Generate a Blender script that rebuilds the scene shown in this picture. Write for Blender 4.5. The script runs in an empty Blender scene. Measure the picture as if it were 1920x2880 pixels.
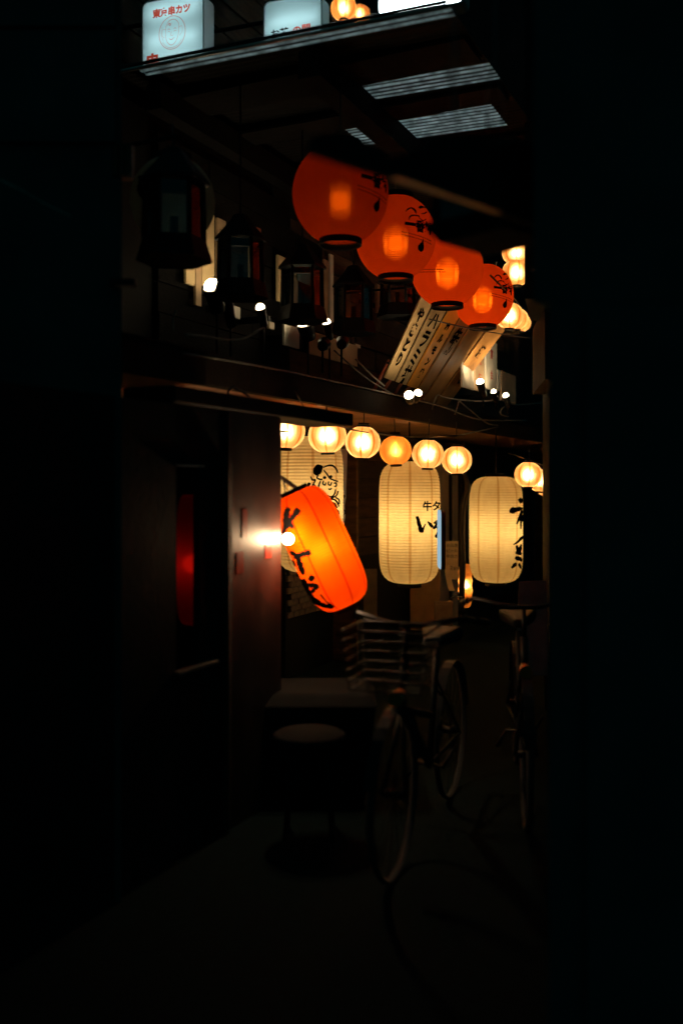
import bpy, bmesh, math, random
from mathutils import Vector, Matrix
random.seed(7)
PI = math.pi
S = bpy.context.scene
COL = S.collection

# ------------------------------------------------------------------ camera, sky, exposure
FPX = 2650.0            # focal length in pixels of a 1920 wide frame
EYE = 1.6
HY = 1360.0             # pixel row of the horizon
cd = bpy.data.cameras.new('camera'); cam = bpy.data.objects.new('camera', cd); COL.objects.link(cam)
cam.location = (0, 0, EYE); cam.rotation_euler = (PI/2, 0, 0)
cd.sensor_fit = 'HORIZONTAL'; cd.sensor_width = 36; cd.lens = FPX*36/1920
cd.shift_y = -(1440-HY)/1920
cd.clip_start = 0.05; cd.clip_end = 200
cd.dof.use_dof = True; cd.dof.focus_distance = 7.2; cd.dof.aperture_fstop = 1.4
S.camera = cam
w = bpy.data.worlds.new('World'); S.world = w; w.use_nodes = True
bgn = w.node_tree.nodes['Background']
bgn.inputs['Color'].default_value = (0.08, 0.80, 0.90, 1); bgn.inputs['Strength'].default_value = 0.036   # night sky
S.view_settings.view_transform = 'Standard'; S.view_settings.look = 'None'
S.view_settings.exposure = 0; S.view_settings.gamma = 1
S.render.engine = 'CYCLES'
S.cycles.use_denoising = True
S.cycles.max_bounces = 8; S.cycles.diffuse_bounces = 3; S.cycles.transmission_bounces = 6
S.cycles.transparent_max_bounces = 12; S.cycles.sample_clamp_indirect = 4.0
S.cycles.caustics_reflective = False; S.cycles.caustics_refractive = False

# ------------------------------------------------------------------ alley frame: A runs down the alley, B to its right
A = Vector((1240, FPX, 0)).normalized(); B = Vector((A.y, -A.x, 0))
def ABZ(a, b, z): v = A*a + B*b; return Vector((v.x, v.y, z+EYE))     # z is counted from eye level
def P(px, py, t): return Vector(((px-960)/FPX*t, t, EYE+(HY-py)/FPX*t))
def t_of(px, b): return b/((px-960)/FPX*B.x + B.y)
def fb(px, py, b): return P(px, py, t_of(px, b))                       # the point of wall plane b seen at a pixel
def a_of(px, b): return fb(px, HY, b).dot(A)
def z_of(px, py, b): return (HY-py)/FPX*t_of(px, b)
YAW = math.atan2(A.x, A.y)

# ------------------------------------------------------------------ materials
def mat(name, base=(.5,.5,.5), rough=.6, metal=0, noise=0, nscale=8, bump=0, bscale=60, coat=0, spec=.5, stretch=(1,1,1), dark=.4):
    m = bpy.data.materials.new(name); m.use_nodes = True; nt = m.node_tree; N = nt.nodes
    p = N['Principled BSDF']
    p.inputs['Base Color'].default_value = (*base, 1); p.inputs['Roughness'].default_value = rough
    p.inputs['Metallic'].default_value = metal; p.inputs['Coat Weight'].default_value = coat
    p.inputs['Specular IOR Level'].default_value = spec
    tc = N.new('ShaderNodeTexCoord'); mp = N.new('ShaderNodeMapping'); mp.inputs['Scale'].default_value = stretch
    nt.links.new(tc.outputs['Object'], mp.inputs['Vector'])
    if noise:
        n = N.new('ShaderNodeTexNoise'); n.inputs['Scale'].default_value = nscale; n.inputs['Detail'].default_value = 6
        r = N.new('ShaderNodeValToRGB')
        r.color_ramp.elements[0].position = .3; r.color_ramp.elements[1].position = .72
        r.color_ramp.elements[0].color = tuple(c*(1-noise) for c in base)+(1,)
        r.color_ramp.elements[1].color = tuple(min(1, c*(1+noise*dark)) for c in base)+(1,)
        nt.links.new(mp.outputs[0], n.inputs['Vector']); nt.links.new(n.outputs['Fac'], r.inputs['Fac'])
        nt.links.new(r.outputs['Color'], p.inputs['Base Color'])
        mr = N.new('ShaderNodeMapRange'); mr.inputs['To Min'].default_value = max(.05, rough-.15); mr.inputs['To Max'].default_value = min(1, rough+.15)
        nt.links.new(n.outputs['Fac'], mr.inputs['Value']); nt.links.new(mr.outputs[0], p.inputs['Roughness'])
    if bump:
        n2 = N.new('ShaderNodeTexNoise'); n2.inputs['Scale'].default_value = bscale; n2.inputs['Detail'].default_value = 5
        b = N.new('ShaderNodeBump'); b.inputs['Strength'].default_value = bump; b.inputs['Distance'].default_value = .01
        nt.links.new(mp.outputs[0], n2.inputs['Vector']); nt.links.new(n2.outputs['Fac'], b.inputs['Height'])
        nt.links.new(b.outputs[0], p.inputs['Normal'])
    return m
def emit(name, col, s):
    m = bpy.data.materials.new(name); m.use_nodes = True; nt = m.node_tree
    nt.nodes.clear(); e = nt.nodes.new('ShaderNodeEmission'); o = nt.nodes.new('ShaderNodeOutputMaterial')
    e.inputs['Color'].default_value = (*col, 1); e.inputs['Strength'].default_value = s
    nt.links.new(e.outputs[0], o.inputs['Surface']); return m
def paper(name, col, fwd=(1,.8,.5), k_fwd=.35, k_tr=.1, rough=.5, blotch=.15, rib=0, ribcol=None):
    """lit lantern paper: light passes it scattered (translucent), partly forward (rough refraction), a little straight"""
    m = bpy.data.materials.new(name); m.use_nodes = True; nt = m.node_tree; N = nt.nodes; N.clear(); L = nt.links.new
    tc = N.new('ShaderNodeTexCoord'); n = N.new('ShaderNodeTexNoise'); n.inputs['Scale'].default_value = 9; n.inputs['Detail'].default_value = 5
    n.inputs['Roughness'].default_value = .7
    mp = N.new('ShaderNodeMapping'); mp.inputs['Scale'].default_value = (1, 1, .45)
    L(tc.outputs['Object'], mp.inputs[0]); L(mp.outputs[0], n.inputs['Vector'])
    r = N.new('ShaderNodeValToRGB'); r.color_ramp.elements[0].position = .3; r.color_ramp.elements[1].position = .65
    r.color_ramp.elements[0].color = (col[0]*(1-blotch), col[1]*(1-blotch*1.5), col[2]*(1-blotch*2), 1); r.color_ramp.elements[1].color = (*col, 1)
    L(n.outputs['Fac'], r.inputs['Fac'])
    t = N.new('ShaderNodeBsdfTranslucent'); d = N.new('ShaderNodeBsdfDiffuse'); L(r.outputs[0], t.inputs['Color']); L(r.outputs[0], d.inputs['Color'])
    m1 = N.new('ShaderNodeMixShader'); m1.inputs[0].default_value = .3; L(t.outputs[0], m1.inputs[1]); L(d.outputs[0], m1.inputs[2])
    g = N.new('ShaderNodeBsdfRefraction'); g.inputs['Color'].default_value = (*fwd, 1); g.inputs['Roughness'].default_value = rough; g.inputs['IOR'].default_value = 1.38
    m2 = N.new('ShaderNodeMixShader'); m2.inputs[0].default_value = k_fwd; L(m1.outputs[0], m2.inputs[1]); L(g.outputs[0], m2.inputs[2])
    tr = N.new('ShaderNodeBsdfTransparent'); tr.inputs['Color'].default_value = (*fwd, 1)
    m3 = N.new('ShaderNodeMixShader'); m3.inputs[0].default_value = k_tr; L(m2.outputs[0], m3.inputs[1]); L(tr.outputs[0], m3.inputs[2])
    o = N.new('ShaderNodeOutputMaterial'); L(m3.outputs[0], o.inputs['Surface']); return m
def glass(name, tint=(.8,.85,.85), rough=.08, k=.25):
    m = bpy.data.materials.new(name); m.use_nodes = True; nt = m.node_tree; N = nt.nodes; N.clear(); L = nt.links.new
    tr = N.new('ShaderNodeBsdfTransparent'); tr.inputs['Color'].default_value = (*tint, 1)
    g = N.new('ShaderNodeBsdfGlossy'); g.inputs['Roughness'].default_value = rough; g.inputs['Color'].default_value = (.8,.9,.9,1)
    f = N.new('ShaderNodeFresnel'); f.inputs['IOR'].default_value = 1.5
    mx = N.new('ShaderNodeMixShader'); o = N.new('ShaderNodeOutputMaterial')
    L(f.outputs[0], mx.inputs[0]); L(tr.outputs[0], mx.inputs[1]); L(g.outputs[0], mx.inputs[2]); L(mx.outputs[0], o.inputs['Surface']); return m

M = dict(
    iron=mat('black_iron', (.006,.0065,.007), .62, noise=.4, bump=.3, bscale=90, spec=.12),
    plastic=mat('black_plastic', (.012,.012,.012), .4, noise=.3, spec=.12),
    matte=mat('matte_black', (.014,.014,.014), .95, noise=.3, spec=.03),
    edgelit=mat('painted_lit_edge', (.22,.09,.04), .4, noise=.4, nscale=12),
    cable=mat('cable_rubber', (.05,.045,.04), .5, noise=.4),
    rope=mat('pale_cable', (.30,.27,.22), .6, noise=.5, nscale=20),
    wood=mat('old_wood', (.085,.048,.028), .6, noise=.65, nscale=3, bump=.7, bscale=26, stretch=(1,1,7), spec=.12),
    blackwood=mat('black_wood', (.006,.006,.006), .85, noise=.5, nscale=4, bump=.6, bscale=30, stretch=(1,1,4), spec=.12),
    wood2=mat('old_wood_grey', (.055,.038,.027), .65, noise=.6, nscale=4, bump=.8, bscale=30, stretch=(1,1,7), spec=.12),
    fascia=mat('painted_fascia', (.022,.016,.012), .85, noise=.6, nscale=4, bump=.5, bscale=40, spec=.12),
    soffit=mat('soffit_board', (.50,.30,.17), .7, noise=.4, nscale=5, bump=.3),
    darkwall=mat('dark_wall', (.012,.013,.013), .7, noise=.5, nscale=3, bump=.12, bscale=30, spec=.12),
    nightwall=mat('blue_grey_render', (.03,.06,.06), .8, noise=.35, nscale=3, bump=.1, spec=.05),
    brick=mat('small_brick', (.16,.11,.08), .8, noise=.5, nscale=30, bump=.6, bscale=80),
    asphalt=mat('asphalt', (.006,.014,.015), .9, noise=.5, nscale=20, bump=.6, bscale=140, spec=.05),
    lacquer=mat('lacquered_panel', (.028,.014,.010), .46, noise=.5, nscale=7, bump=.12, bscale=9, coat=.25, stretch=(1,1,.4)),
    steel=mat('worn_steel', (.45,.43,.40), .35, metal=1, noise=.4),
    galv=mat('galvanised_sheet', (.014,.014,.014), .75, metal=.5, noise=.5, nscale=6, bump=.2, bscale=20, spec=.12),
    white=mat('white_board', (.72,.66,.54), .6, noise=.22, nscale=5, bump=.15),
    cream=mat('cream_board', (.74,.56,.30), .6, noise=.25, nscale=4, bump=.15),
    amber=mat('amber_board', (.85,.36,.04), .5, noise=.3, nscale=4),
    mcream=mat('yellowed_board', (.60,.42,.20), .6, noise=.4, nscale=5, bump=.2),
    golden=mat('golden_board', (.42,.20,.055), .5, noise=.5, nscale=4, bump=.2),
    dull=mat('dull_steel', (.03,.03,.03), .45, metal=1, noise=.4),
    tan=mat('tan_board', (.52,.36,.21), .55, noise=.45, nscale=4, bump=.2),
    redslat=mat('red_slat', (.34,.09,.05), .5, noise=.4),
    paperw=mat('notice_paper', (.75,.62,.46), .8, noise=.3, nscale=9, bump=.3, bscale=30),
    greybox=mat('grey_box', (.22,.19,.16), .6, noise=.4, nscale=8),
    teal=mat('teal_board', (.10,.22,.24), .4, noise=.3),
    ink=mat('ink', (.005,.004,.004), 1, spec=0),
    redink=mat('red_print', (.42,.03,.02), .6),
    redmark=mat('red_mark', (.30,.025,.015), .35, noise=.4),
    redcloth=mat('red_cloth', (.35,.02,.015), .9, noise=.3),
    tyre=mat('tyre', (.02,.02,.02), .8),
    paint=mat('dark_green_paint', (.008,.010,.010), .5, spec=.15),
    reflector=mat('orange_reflector', (.7,.16,.03), .2),
    glass=glass('lantern_glass'), darkpane=glass('dark_tinted_glass', (.16,.13,.11)),  # second glass: dark tint for the square lamps' panes
    clear=None,
)
M['p_small'] = paper('paper_small', (1,.43,.10), (1,.86,.56), .50, 0, .75, .10)
M['p_small_rib'] = paper('paper_small_rib', (.85,.24,.03), (1,.42,.07), .5, 0, .62, .1)
M['p_small_o'] = paper('paper_small_orange', (1,.36,.06), (1,.50,.12), .22, 0, .75, .2)
M['p_cream'] = paper('paper_cream', (1,.78,.37), (1,.74,.36), .0, 0, .9, .12)
M['p_cream_rib'] = paper('paper_cream_rib', (.80,.50,.18), (.6,.3,.08), .0, 0, .9, .1)
M['p_orange'] = paper('paper_orange', (1,.105,.001), (1,.18,.004), .06, 0, .9, .12)
M['p_orange_rib'] = paper('paper_orange_rib', (.8,.035,.002), (.8,.06,.003), .06, 0, .9, .1)
M['p_red'] = paper('paper_red', (.95,.105,.006), (1,.19,.008), .12, .06, .16, .10)
M['p_dim'] = paper('paper_unlit', (.42,.46,.40), (.5,.5,.4), .1, .02, .6, .2)
M['p_deep'] = paper('paper_deep_red', (.8,.012,.008), (.9,.02,.01), .2, .02, .6, .1)
m = bpy.data.materials.new('clear_corrugated'); m.use_nodes = True; nt = m.node_tree; N = nt.nodes; N.clear()
tr = N.new('ShaderNodeBsdfTranslucent'); tr.inputs['Color'].default_value = (.75,.86,.82,1)
rf = N.new('ShaderNodeBsdfRefraction'); rf.inputs['Color'].default_value = (.8,.9,.88,1); rf.inputs['Roughness'].default_value = .45; rf.inputs['IOR'].default_value = 1.2
nz = N.new('ShaderNodeTexNoise'); nz.inputs['Scale'].default_value = 14; nz.inputs['Detail'].default_value = 6
cr = N.new('ShaderNodeValToRGB'); cr.color_ramp.elements[0].position = .35; cr.color_ramp.elements[0].color = (.28,.32,.31,1); cr.color_ramp.elements[1].position = .6; cr.color_ramp.elements[1].color = (.8,.9,.88,1)
tcn = N.new('ShaderNodeTexCoord'); nt.links.new(tcn.outputs['Object'], nz.inputs['Vector']); nt.links.new(nz.outputs['Fac'], cr.inputs['Fac'])
nt.links.new(cr.outputs[0], tr.inputs['Color']); nt.links.new(cr.outputs[0], rf.inputs['Color'])
mx = N.new('ShaderNodeMixShader'); mx.inputs[0].default_value = .5; oo = N.new('ShaderNodeOutputMaterial')
nt.links.new(tr.outputs[0], mx.inputs[1]); nt.links.new(rf.outputs[0], mx.inputs[2]); nt.links.new(mx.outputs[0], oo.inputs['Surface'])
M['clear'] = m
M['shade_stripe'] = mat('painted_shade_stripe', (.03,.035,.03), .8, noise=.4)  # dark colour standing in for shade between the lit corrugation lines
M['e_lens'] = emit('lamp_lens', (1,.80,.48), 14)
M['e_bulb'] = emit('bulb', (1,.62,.25), 30)
M['e_bare'] = emit('bare_bulb', (1,.72,.40), 40)
M['e_red_bulb'] = emit('tube_bulb', (1,.50,.10), 34)
M['e_neon'] = emit('cold_white_face', (.50,.76,.92), .62)

# ------------------------------------------------------------------ object helpers
def prop(o, label=None, cat=None, group=None, kind=None):
    if label: o['label'] = label
    if cat: o['category'] = cat
    if group: o['group'] = group
    if kind: o['kind'] = kind
    return o
def thing(name, loc, label, cat, group=None, kind=None, rz=0):
    o = bpy.data.objects.new(name, None); COL.objects.link(o); o.location = loc; o.rotation_euler = (0, 0, rz)
    o.empty_display_size = .05
    return prop(o, label, cat, group, kind)
class MB:
    def __init__(s): s.bm = bmesh.new(); s.mi = 0
    def quad(s, *v):
        f = s.bm.faces.new([s.bm.verts.new(p) for p in v]); f.material_index = s.mi; return s
    def hexa(s, c):   # 8 corners: bottom 4, top 4
        v = [s.bm.verts.new(p) for p in c]
        for i in ((3,2,1,0), (4,5,6,7), (0,1,5,4), (1,2,6,5), (2,3,7,6), (3,0,4,7)):
            f = s.bm.faces.new([v[k] for k in i]); f.material_index = s.mi
        return s
    def box(s, x0, x1, y0, y1, z0, z1):
        return s.hexa([Vector(p) for p in ((x0,y0,z0),(x1,y0,z0),(x1,y1,z0),(x0,y1,z0),(x0,y0,z1),(x1,y0,z1),(x1,y1,z1),(x0,y1,z1))])
    def abox(s, a0, a1, b0, b1, z0, z1):
        return s.hexa([ABZ(a0,b0,z0), ABZ(a0,b1,z0), ABZ(a1,b1,z0), ABZ(a1,b0,z0), ABZ(a0,b0,z1), ABZ(a0,b1,z1), ABZ(a1,b1,z1), ABZ(a1,b0,z1)])
    def tube(s, pts, r, n=8, cap=True, r1=None):
        pts = [Vector(p) for p in pts]; rings = []; up = None
        for i, p in enumerate(pts):
            d = (pts[min(i+1, len(pts)-1)]-pts[max(i-1, 0)]).normalized()
            if up is None: up = Vector((0,0,1)) if abs(d.z) < .9 else Vector((1,0,0))
            x = d.cross(up).normalized(); y = x.cross(d).normalized(); up = y
            rr = r if r1 is None else r+(r1-r)*i/(len(pts)-1)
            rings.append([s.bm.verts.new(p+(x*math.cos(2*PI*k/n)+y*math.sin(2*PI*k/n))*rr) for k in range(n)])
        for a, b in zip(rings, rings[1:]):
            for k in range(n):
                f = s.bm.faces.new((a[k], a[(k+1)%n], b[(k+1)%n], b[k])); f.smooth = True; f.material_index = s.mi
        if cap:
            for q in (rings[0][::-1], rings[-1]): f = s.bm.faces.new(q); f.material_index = s.mi
        return s
    def lathe(s, prof, n=24, cx=0, cy=0, rot=0, smooth=True, close=False):
        rings = [[s.bm.verts.new((cx+r*math.cos(rot+2*PI*k/n), cy+r*math.sin(rot+2*PI*k/n), z)) for k in range(n)] for r, z in prof]
        for a, b in zip(rings, rings[1:]):
            for k in range(n):
                f = s.bm.faces.new((a[k], a[(k+1)%n], b[(k+1)%n], b[k])); f.smooth = smooth; f.material_index = s.mi
        if close:
            s.bm.faces.new(rings[0][::-1]); s.bm.faces.new(rings[-1])
        return s
    def ball(s, c, r, n=12):
        c = Vector(c); R = []
        for i in range(n//2+1):
            th = PI*i/(n//2); R.append([s.bm.verts.new(c+Vector((math.sin(th)*math.cos(2*PI*k/n), math.sin(th)*math.sin(2*PI*k/n), math.cos(th)))*max(r, 1e-4)) for k in range(n)])
        for a, b in zip(R, R[1:]):
            for k in range(n): f = s.bm.faces.new((a[k], b[k], b[(k+1)%n], a[(k+1)%n])); f.smooth = True
        return s
    def mesh(s, name):
        me = bpy.data.meshes.new(name); s.bm.to_mesh(me); s.bm.free(); return me
    def build(s, name, m, parent=None, world=True, bevel=0, mats=None):
        if bevel:
            bmesh.ops.remove_doubles(s.bm, verts=s.bm.verts, dist=1e-5)
            bmesh.ops.bevel(s.bm, geom=list(s.bm.edges), offset=bevel, segments=2, affect='EDGES', profile=.5)
        me = s.mesh(name)
        for q in (mats or [m]): me.materials.append(q)
        o = bpy.data.objects.new(name, me); COL.objects.link(o)
        if parent:
            o.parent = parent
            if world:
                mw = Matrix.LocRotScale(parent.location, parent.rotation_euler, None)
                if parent.parent: mw = Matrix.LocRotScale(parent.parent.location, parent.parent.rotation_euler, None) @ mw
                me.transform(mw.inverted())
        elif world:     # origin at the base of the thing
            vs = [v.co for v in me.vertices]
            c = Vector(((min(v.x for v in vs)+max(v.x for v in vs))/2, (min(v.y for v in vs)+max(v.y for v in vs))/2, min(v.z for v in vs)))
            me.transform(Matrix.Translation(-c)); o.location = c
        return o
def mesh_obj(name, me, parent, rz=0):
    o = bpy.data.objects.new(name, me); COL.objects.link(o); o.parent = parent; o.rotation_euler = (0, 0, rz); return o
def light(name, loc, power, col, r=.03, parent=None):
    l = bpy.data.lights.new(name, 'POINT'); l.energy = power; l.color = col; l.shadow_soft_size = r
    o = bpy.data.objects.new(name, l); COL.objects.link(o); o.location = loc
    if parent: o.parent = parent
    return o
def copy_tree(o, parent=None):
    c = o.copy(); COL.objects.link(c); c.parent = parent
    for ch in [q for q in S.objects if q.parent == o and q != c]: copy_tree(ch, c)
    return c

# ------------------------------------------------------------------ lettering: flat shapes in (x, y), then wrapped or laid out
def text_shape(s, size, bold=0):
    cu = bpy.data.curves.new('lettering', 'FONT'); cu.body = s; cu.size = size; cu.align_x = 'CENTER'; cu.align_y = 'CENTER'; cu.offset = bold
    cu.resolution_u = 3
    o = bpy.data.objects.new('lettering', cu); COL.objects.link(o)
    bpy.context.view_layer.update()
    me = bpy.data.meshes.new_from_object(o.evaluated_get(bpy.context.evaluated_depsgraph_get()))
    vs = [(v.co.x, v.co.y) for v in me.vertices]; fs = [tuple(p.vertices) for p in me.polygons]
    bpy.data.objects.remove(o); bpy.data.curves.remove(cu); bpy.data.meshes.remove(me)
    return vs, fs
def stroke_shape(strokes, jag=0):
    """strokes: lists of (x, y, half width); gives brush marks"""
    vs, fs = [], []
    for st in strokes:
        pts = []
        for i in range(len(st)-1):      # Catmull-Rom through the points
            p0, p1, p2, p3 = st[max(i-1,0)], st[i], st[i+1], st[min(i+2, len(st)-1)]
            for q in range(5):
                u = q/5; pts.append([.5*((2*b)+(-a+c)*u+(2*a-5*b+4*c-d)*u*u+(-a+3*b-3*c+d)*u**3) for a, b, c, d in zip(p0, p1, p2, p3)])
        pts.append(list(st[-1])); base = len(vs)
        for i, (x, y, h) in enumerate(pts):
            a, b = pts[max(i-1,0)], pts[min(i+1, len(pts)-1)]
            dx, dy = b[0]-a[0], b[1]-a[1]; l = math.hypot(dx, dy) or 1; h = max(h, 1e-5)
            j = 1+random.uniform(-jag, jag); k = 1+random.uniform(-jag, jag)
            vs += [(x-dy/l*h*j, y+dx/l*h*j), (x+dy/l*h*k, y-dx/l*h*k)]
        fs += [(base+2*i, base+2*i+1, base+2*i+3, base+2*i+2) for i in range(len(pts)-1)]
    return vs, fs
def marks(name, shape, place, m, parent, world=True, sub=0):
    """place: (x, y) of the shape -> 3D point"""
    vs, fs = shape; bm = bmesh.new(); V = [bm.verts.new((x, y, 0)) for x, y in vs]
    for f in fs:
        try: bm.faces.new([V[i] for i in f])
        except ValueError: pass
    bmesh.ops.triangulate(bm, faces=bm.faces)
    for _ in range(3):
        e = [e for e in bm.edges if sub and e.calc_length() > sub]
        if not e: break
        bmesh.ops.subdivide_edges(bm, edges=e, cuts=1)
        bmesh.ops.triangulate(bm, faces=bm.faces)
    for v in bm.verts: v.co = place(v.co.x, v.co.y)
    b = MB(); b.bm.free(); b.bm = bm
    return b.build(name, m, parent, world=world)

# ------------------------------------------------------------------ paper lanterns
def profile(R, H, kind, ribs, sub, amp, rc):
    """(radius, z) from bottom to top; hoops stand proud, the paper between them sinks in"""
    out = []; n = ribs*sub
    for i in range(n+1):
        s = -1+2*i/n
        if kind == 'ball':   # cut sphere
            k = math.sqrt(1-(rc/R)**2) if R > rc else 1; r = R*math.sqrt(max(0, 1-(s*k)**2))
        else:
            r = rc+(R-rc)*max(0, 1-abs(s)**kind)**.5
        out.append((r-amp*abs(math.sin(PI*ribs*(s+1)/2)), s*H/2))
    return out
def gore(prof, a0, a1, n):
    b = MB(); R = [[b.bm.verts.new((r*math.cos(a0+(a1-a0)*k/n), r*math.sin(a0+(a1-a0)*k/n), z)) for k in range(n+1)] for r, z in prof]
    for p, q in zip(R, R[1:]):
        for k in range(n):
            f = b.bm.faces.new((p[k], p[k+1], q[k+1], q[k])); f.smooth = True
    return b
LM = {}
def lantern_meshes(key, R, H, kind, ribs, sub, amp, rc, nr, ribw, ring_h, mp, mr):
    """shared meshes of one kind of lantern: paper between the vertical ribs, one rib, the two black rings"""
    pr = profile(R, H, kind, ribs, sub, amp, rc); d = {'prof': pr, 'R': R, 'H': H, 'nr': nr}
    b = MB(); b.bm.free(); b.bm = bmesh.new(); g = math.radians(ribw)/2 if nr else 0
    for k in range(nr or 1):
        st = 2*PI/(nr or 1); a0 = k*st+g; a1 = (k+1)*st-g; n = 6 if nr else 56
        Rg = [[b.bm.verts.new((r*math.cos(a0+(a1-a0)*q/n), r*math.sin(a0+(a1-a0)*q/n), z)) for q in range(n+1)] for r, z in pr]
        for p_, q_ in zip(Rg, Rg[1:]):
            for q in range(n):
                f = b.bm.faces.new((p_[q], p_[q+1], q_[q+1], q_[q])); f.smooth = True
    if not nr: bmesh.ops.remove_doubles(b.bm, verts=b.bm.verts, dist=1e-5)
    d['paper'] = b.mesh('paper_shade'); d['paper'].materials.append(mp)
    if nr:
        d['rib'] = gore(pr, -g, g, 2).mesh('rib'); d['rib'].materials.append(mr)
    rr = pr[0][0]+.002
    for nm, z0, z1 in (('bottom_ring', -H/2-ring_h, -H/2+.002), ('top_ring', H/2-.002, H/2+ring_h)):
        q = MB(); q.lathe([(rr, z0), (rr, z1), (rr-.006, z1), (rr-.006, z0), (rr, z0)], 28)
        if nm == 'top_ring':
            q.tube([(-rr, 0, z1-.004), (rr, 0, z1-.004)], .004, 6)
        d[nm] = q.mesh(nm); d[nm].materials.append(M['iron'])
    LM[key] = d; return d
def lantern(key, c, label, power, col, cord=.1, group=None, rot=0, bulb=True, tilt=None, name='paper_lantern', cat='lantern', yaw=None, light_r=.03, hook=None):
    """c: centre. The empty sits at the lantern's foot; local x axis points to the viewer's side (yaw)"""
    d = LM[key]; c = Vector(c)
    if yaw is None: yaw = math.atan2(-c.y, -c.x)
    t = thing(name, c, label, cat, group, rz=yaw)
    if tilt: t.rotation_euler = tilt
    mesh_obj('paper_shade', d['paper'], t, rot)
    for k in range(d['nr']): mesh_obj('rib', d['rib'], t, rot+2*PI*k/d['nr'])
    mesh_obj('top_ring', d['top_ring'], t); mesh_obj('bottom_ring', d['bottom_ring'], t)
    if bulb:
        mesh_obj('bulb', BULB, t)
        light('lantern_lamp', (0, 0, 0), power, col, light_r, t)
    if cord:
        q = MB(); q.tube([(0, 0, d['H']/2-.002), (0, 0, d['H']/2+cord)], .004, 6)
        q.tube([(0, 0, -d['H']*.06+.02), (0, 0, d['H']/2)], .0025, 5)
        q.build('cord', M['cable'], t, world=False)
    return t
b_ = MB(); b_.ball((0, 0, 0), .016, 10); b_.lathe([(.011, .014), (.013, .02), (.013, .045), (.0, .046)], 10)
BULB = b_.mesh('bulb'); BULB.materials.append(M['e_bulb'])
def wrap(key, th0=0, off=.0025):
    """(x, y) metres as seen from the front of the lantern -> point on its skin"""
    d = LM[key]; pr = d['prof']; H = d['H']; R = d['R']
    def rad(z):
        s = (z+H/2)/H*(len(pr)-1); i = max(0, min(len(pr)-2, int(s))); u = min(1, max(0, s-i))
        return max(pr[i][0], pr[i+1][0], pr[max(i-1,0)][0])
    def f(x, y):
        r = rad(y); th = th0+math.asin(max(-.999, min(.999, x/max(r, 1e-3))))
        return Vector(((r+off)*math.cos(th), (r+off)*math.sin(th), y))
    return f

# ==================================================================  GROUND AND BUILDINGS
g = MB(); g.quad((-40,-10,0), (40,-10,0), (40,60,0), (-40,60,0)); prop(g.build('ground', M['asphalt']), kind='structure')

# ---- near building on the left: low wall with window opening and lacquered end panel
bN = -2.31
near = thing('shop_front', ABZ(a_of(640, bN), bN, -EYE), 'dark low shop front on the left with a window opening and glossy end panel', 'building')
aE = a_of(790, bN); a1 = a_of(643, bN); a2 = a_of(567, bN); a3 = a_of(496, bN); zt = .335
MB().abox(a1, aE, bN-.9, bN, -EYE, zt).build('end_panel', M['lacquer'], near)
MB().abox(a2, a1-.002, bN-.045, bN-.01, -EYE, zt).build('post', M['darkwall'], near)
MB().abox(a1-.035, a1-.006, bN-.01, bN+.022, -EYE+.03, .1).build('trim', M['wood2'], near)
zo1, zo0 = z_of(530, 1312, bN), z_of(530, 1885, bN)
MB().abox(a3, a2-.002, bN-.045, bN-.01, zo1, zt).build('header', M['darkwall'], near)
MB().abox(a3, a2-.002, bN-.045, bN-.01, -EYE, zo0).build('low_wall', M['darkwall'], near)
MB().abox(a3-.02, a2+.10, bN-.01, bN+.03, zo0, zo0+.012).build('sill', M['steel'], near)
MB().abox(a3-.02, a2-.0, bN-.01, bN+.015, zo1, zo1+.006).build('window_frame', M['steel'], near)
MB().abox(1.0, a3-.002, bN-.9, bN, -EYE, zt).build('wall', M['darkwall'], near)
MB().abox(1.0, aE, bN-1.4, bN-.95, -EYE, zt).build('rear_wall', M['darkwall'], near)
# black box gutter along its top
zg1 = z_of(788, 1130, bN); gut = MB().abox(a_of(480, bN), a_of(985, bN), bN-.25, bN+.02, zt+.004, zt+.077)
prop(gut.build('box_gutter', M['iron'], bevel=.008), 'black square box gutter running over the low shop front toward the round lanterns', 'gutter')

# ---- tall dark wall on the near left
nl = thing('left_house', P(100, HY, 3.2)-Vector((0,0,EYE)), 'tall dark house wall closing the left side of the alley', 'building')
MB().hexa([Vector(p) for p in ((-4,3.6,0), (-.84,3.6,0), (-.98,4.1,0), (-4,4.1,0), (-4,3.6,7), (-.84,3.6,7), (-.98,4.1,7), (-4,4.1,7))]).build('wall', M['nightwall'], nl)
for k in range(9):
    MB().box(-3.95, -.86, 3.575, 3.598, 2.9+k*.44, 3.32+k*.44).build('siding_board', M['nightwall'], nl)
MB().box(-.875, -.78, 3.56, 3.60, 2.35, 2.375).build('bracket', M['iron'], nl)
win = MB().box(-.875+.0, -.80, 3.60, 3.64, 2.77, 2.9); win.build('shutter', M['wood'], nl)
for k in range(3): MB().box(-.868+k*.024, -.853+k*.024, 3.588, 3.599, 2.775, 2.895).build('slat', M['wood'], nl)

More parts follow.
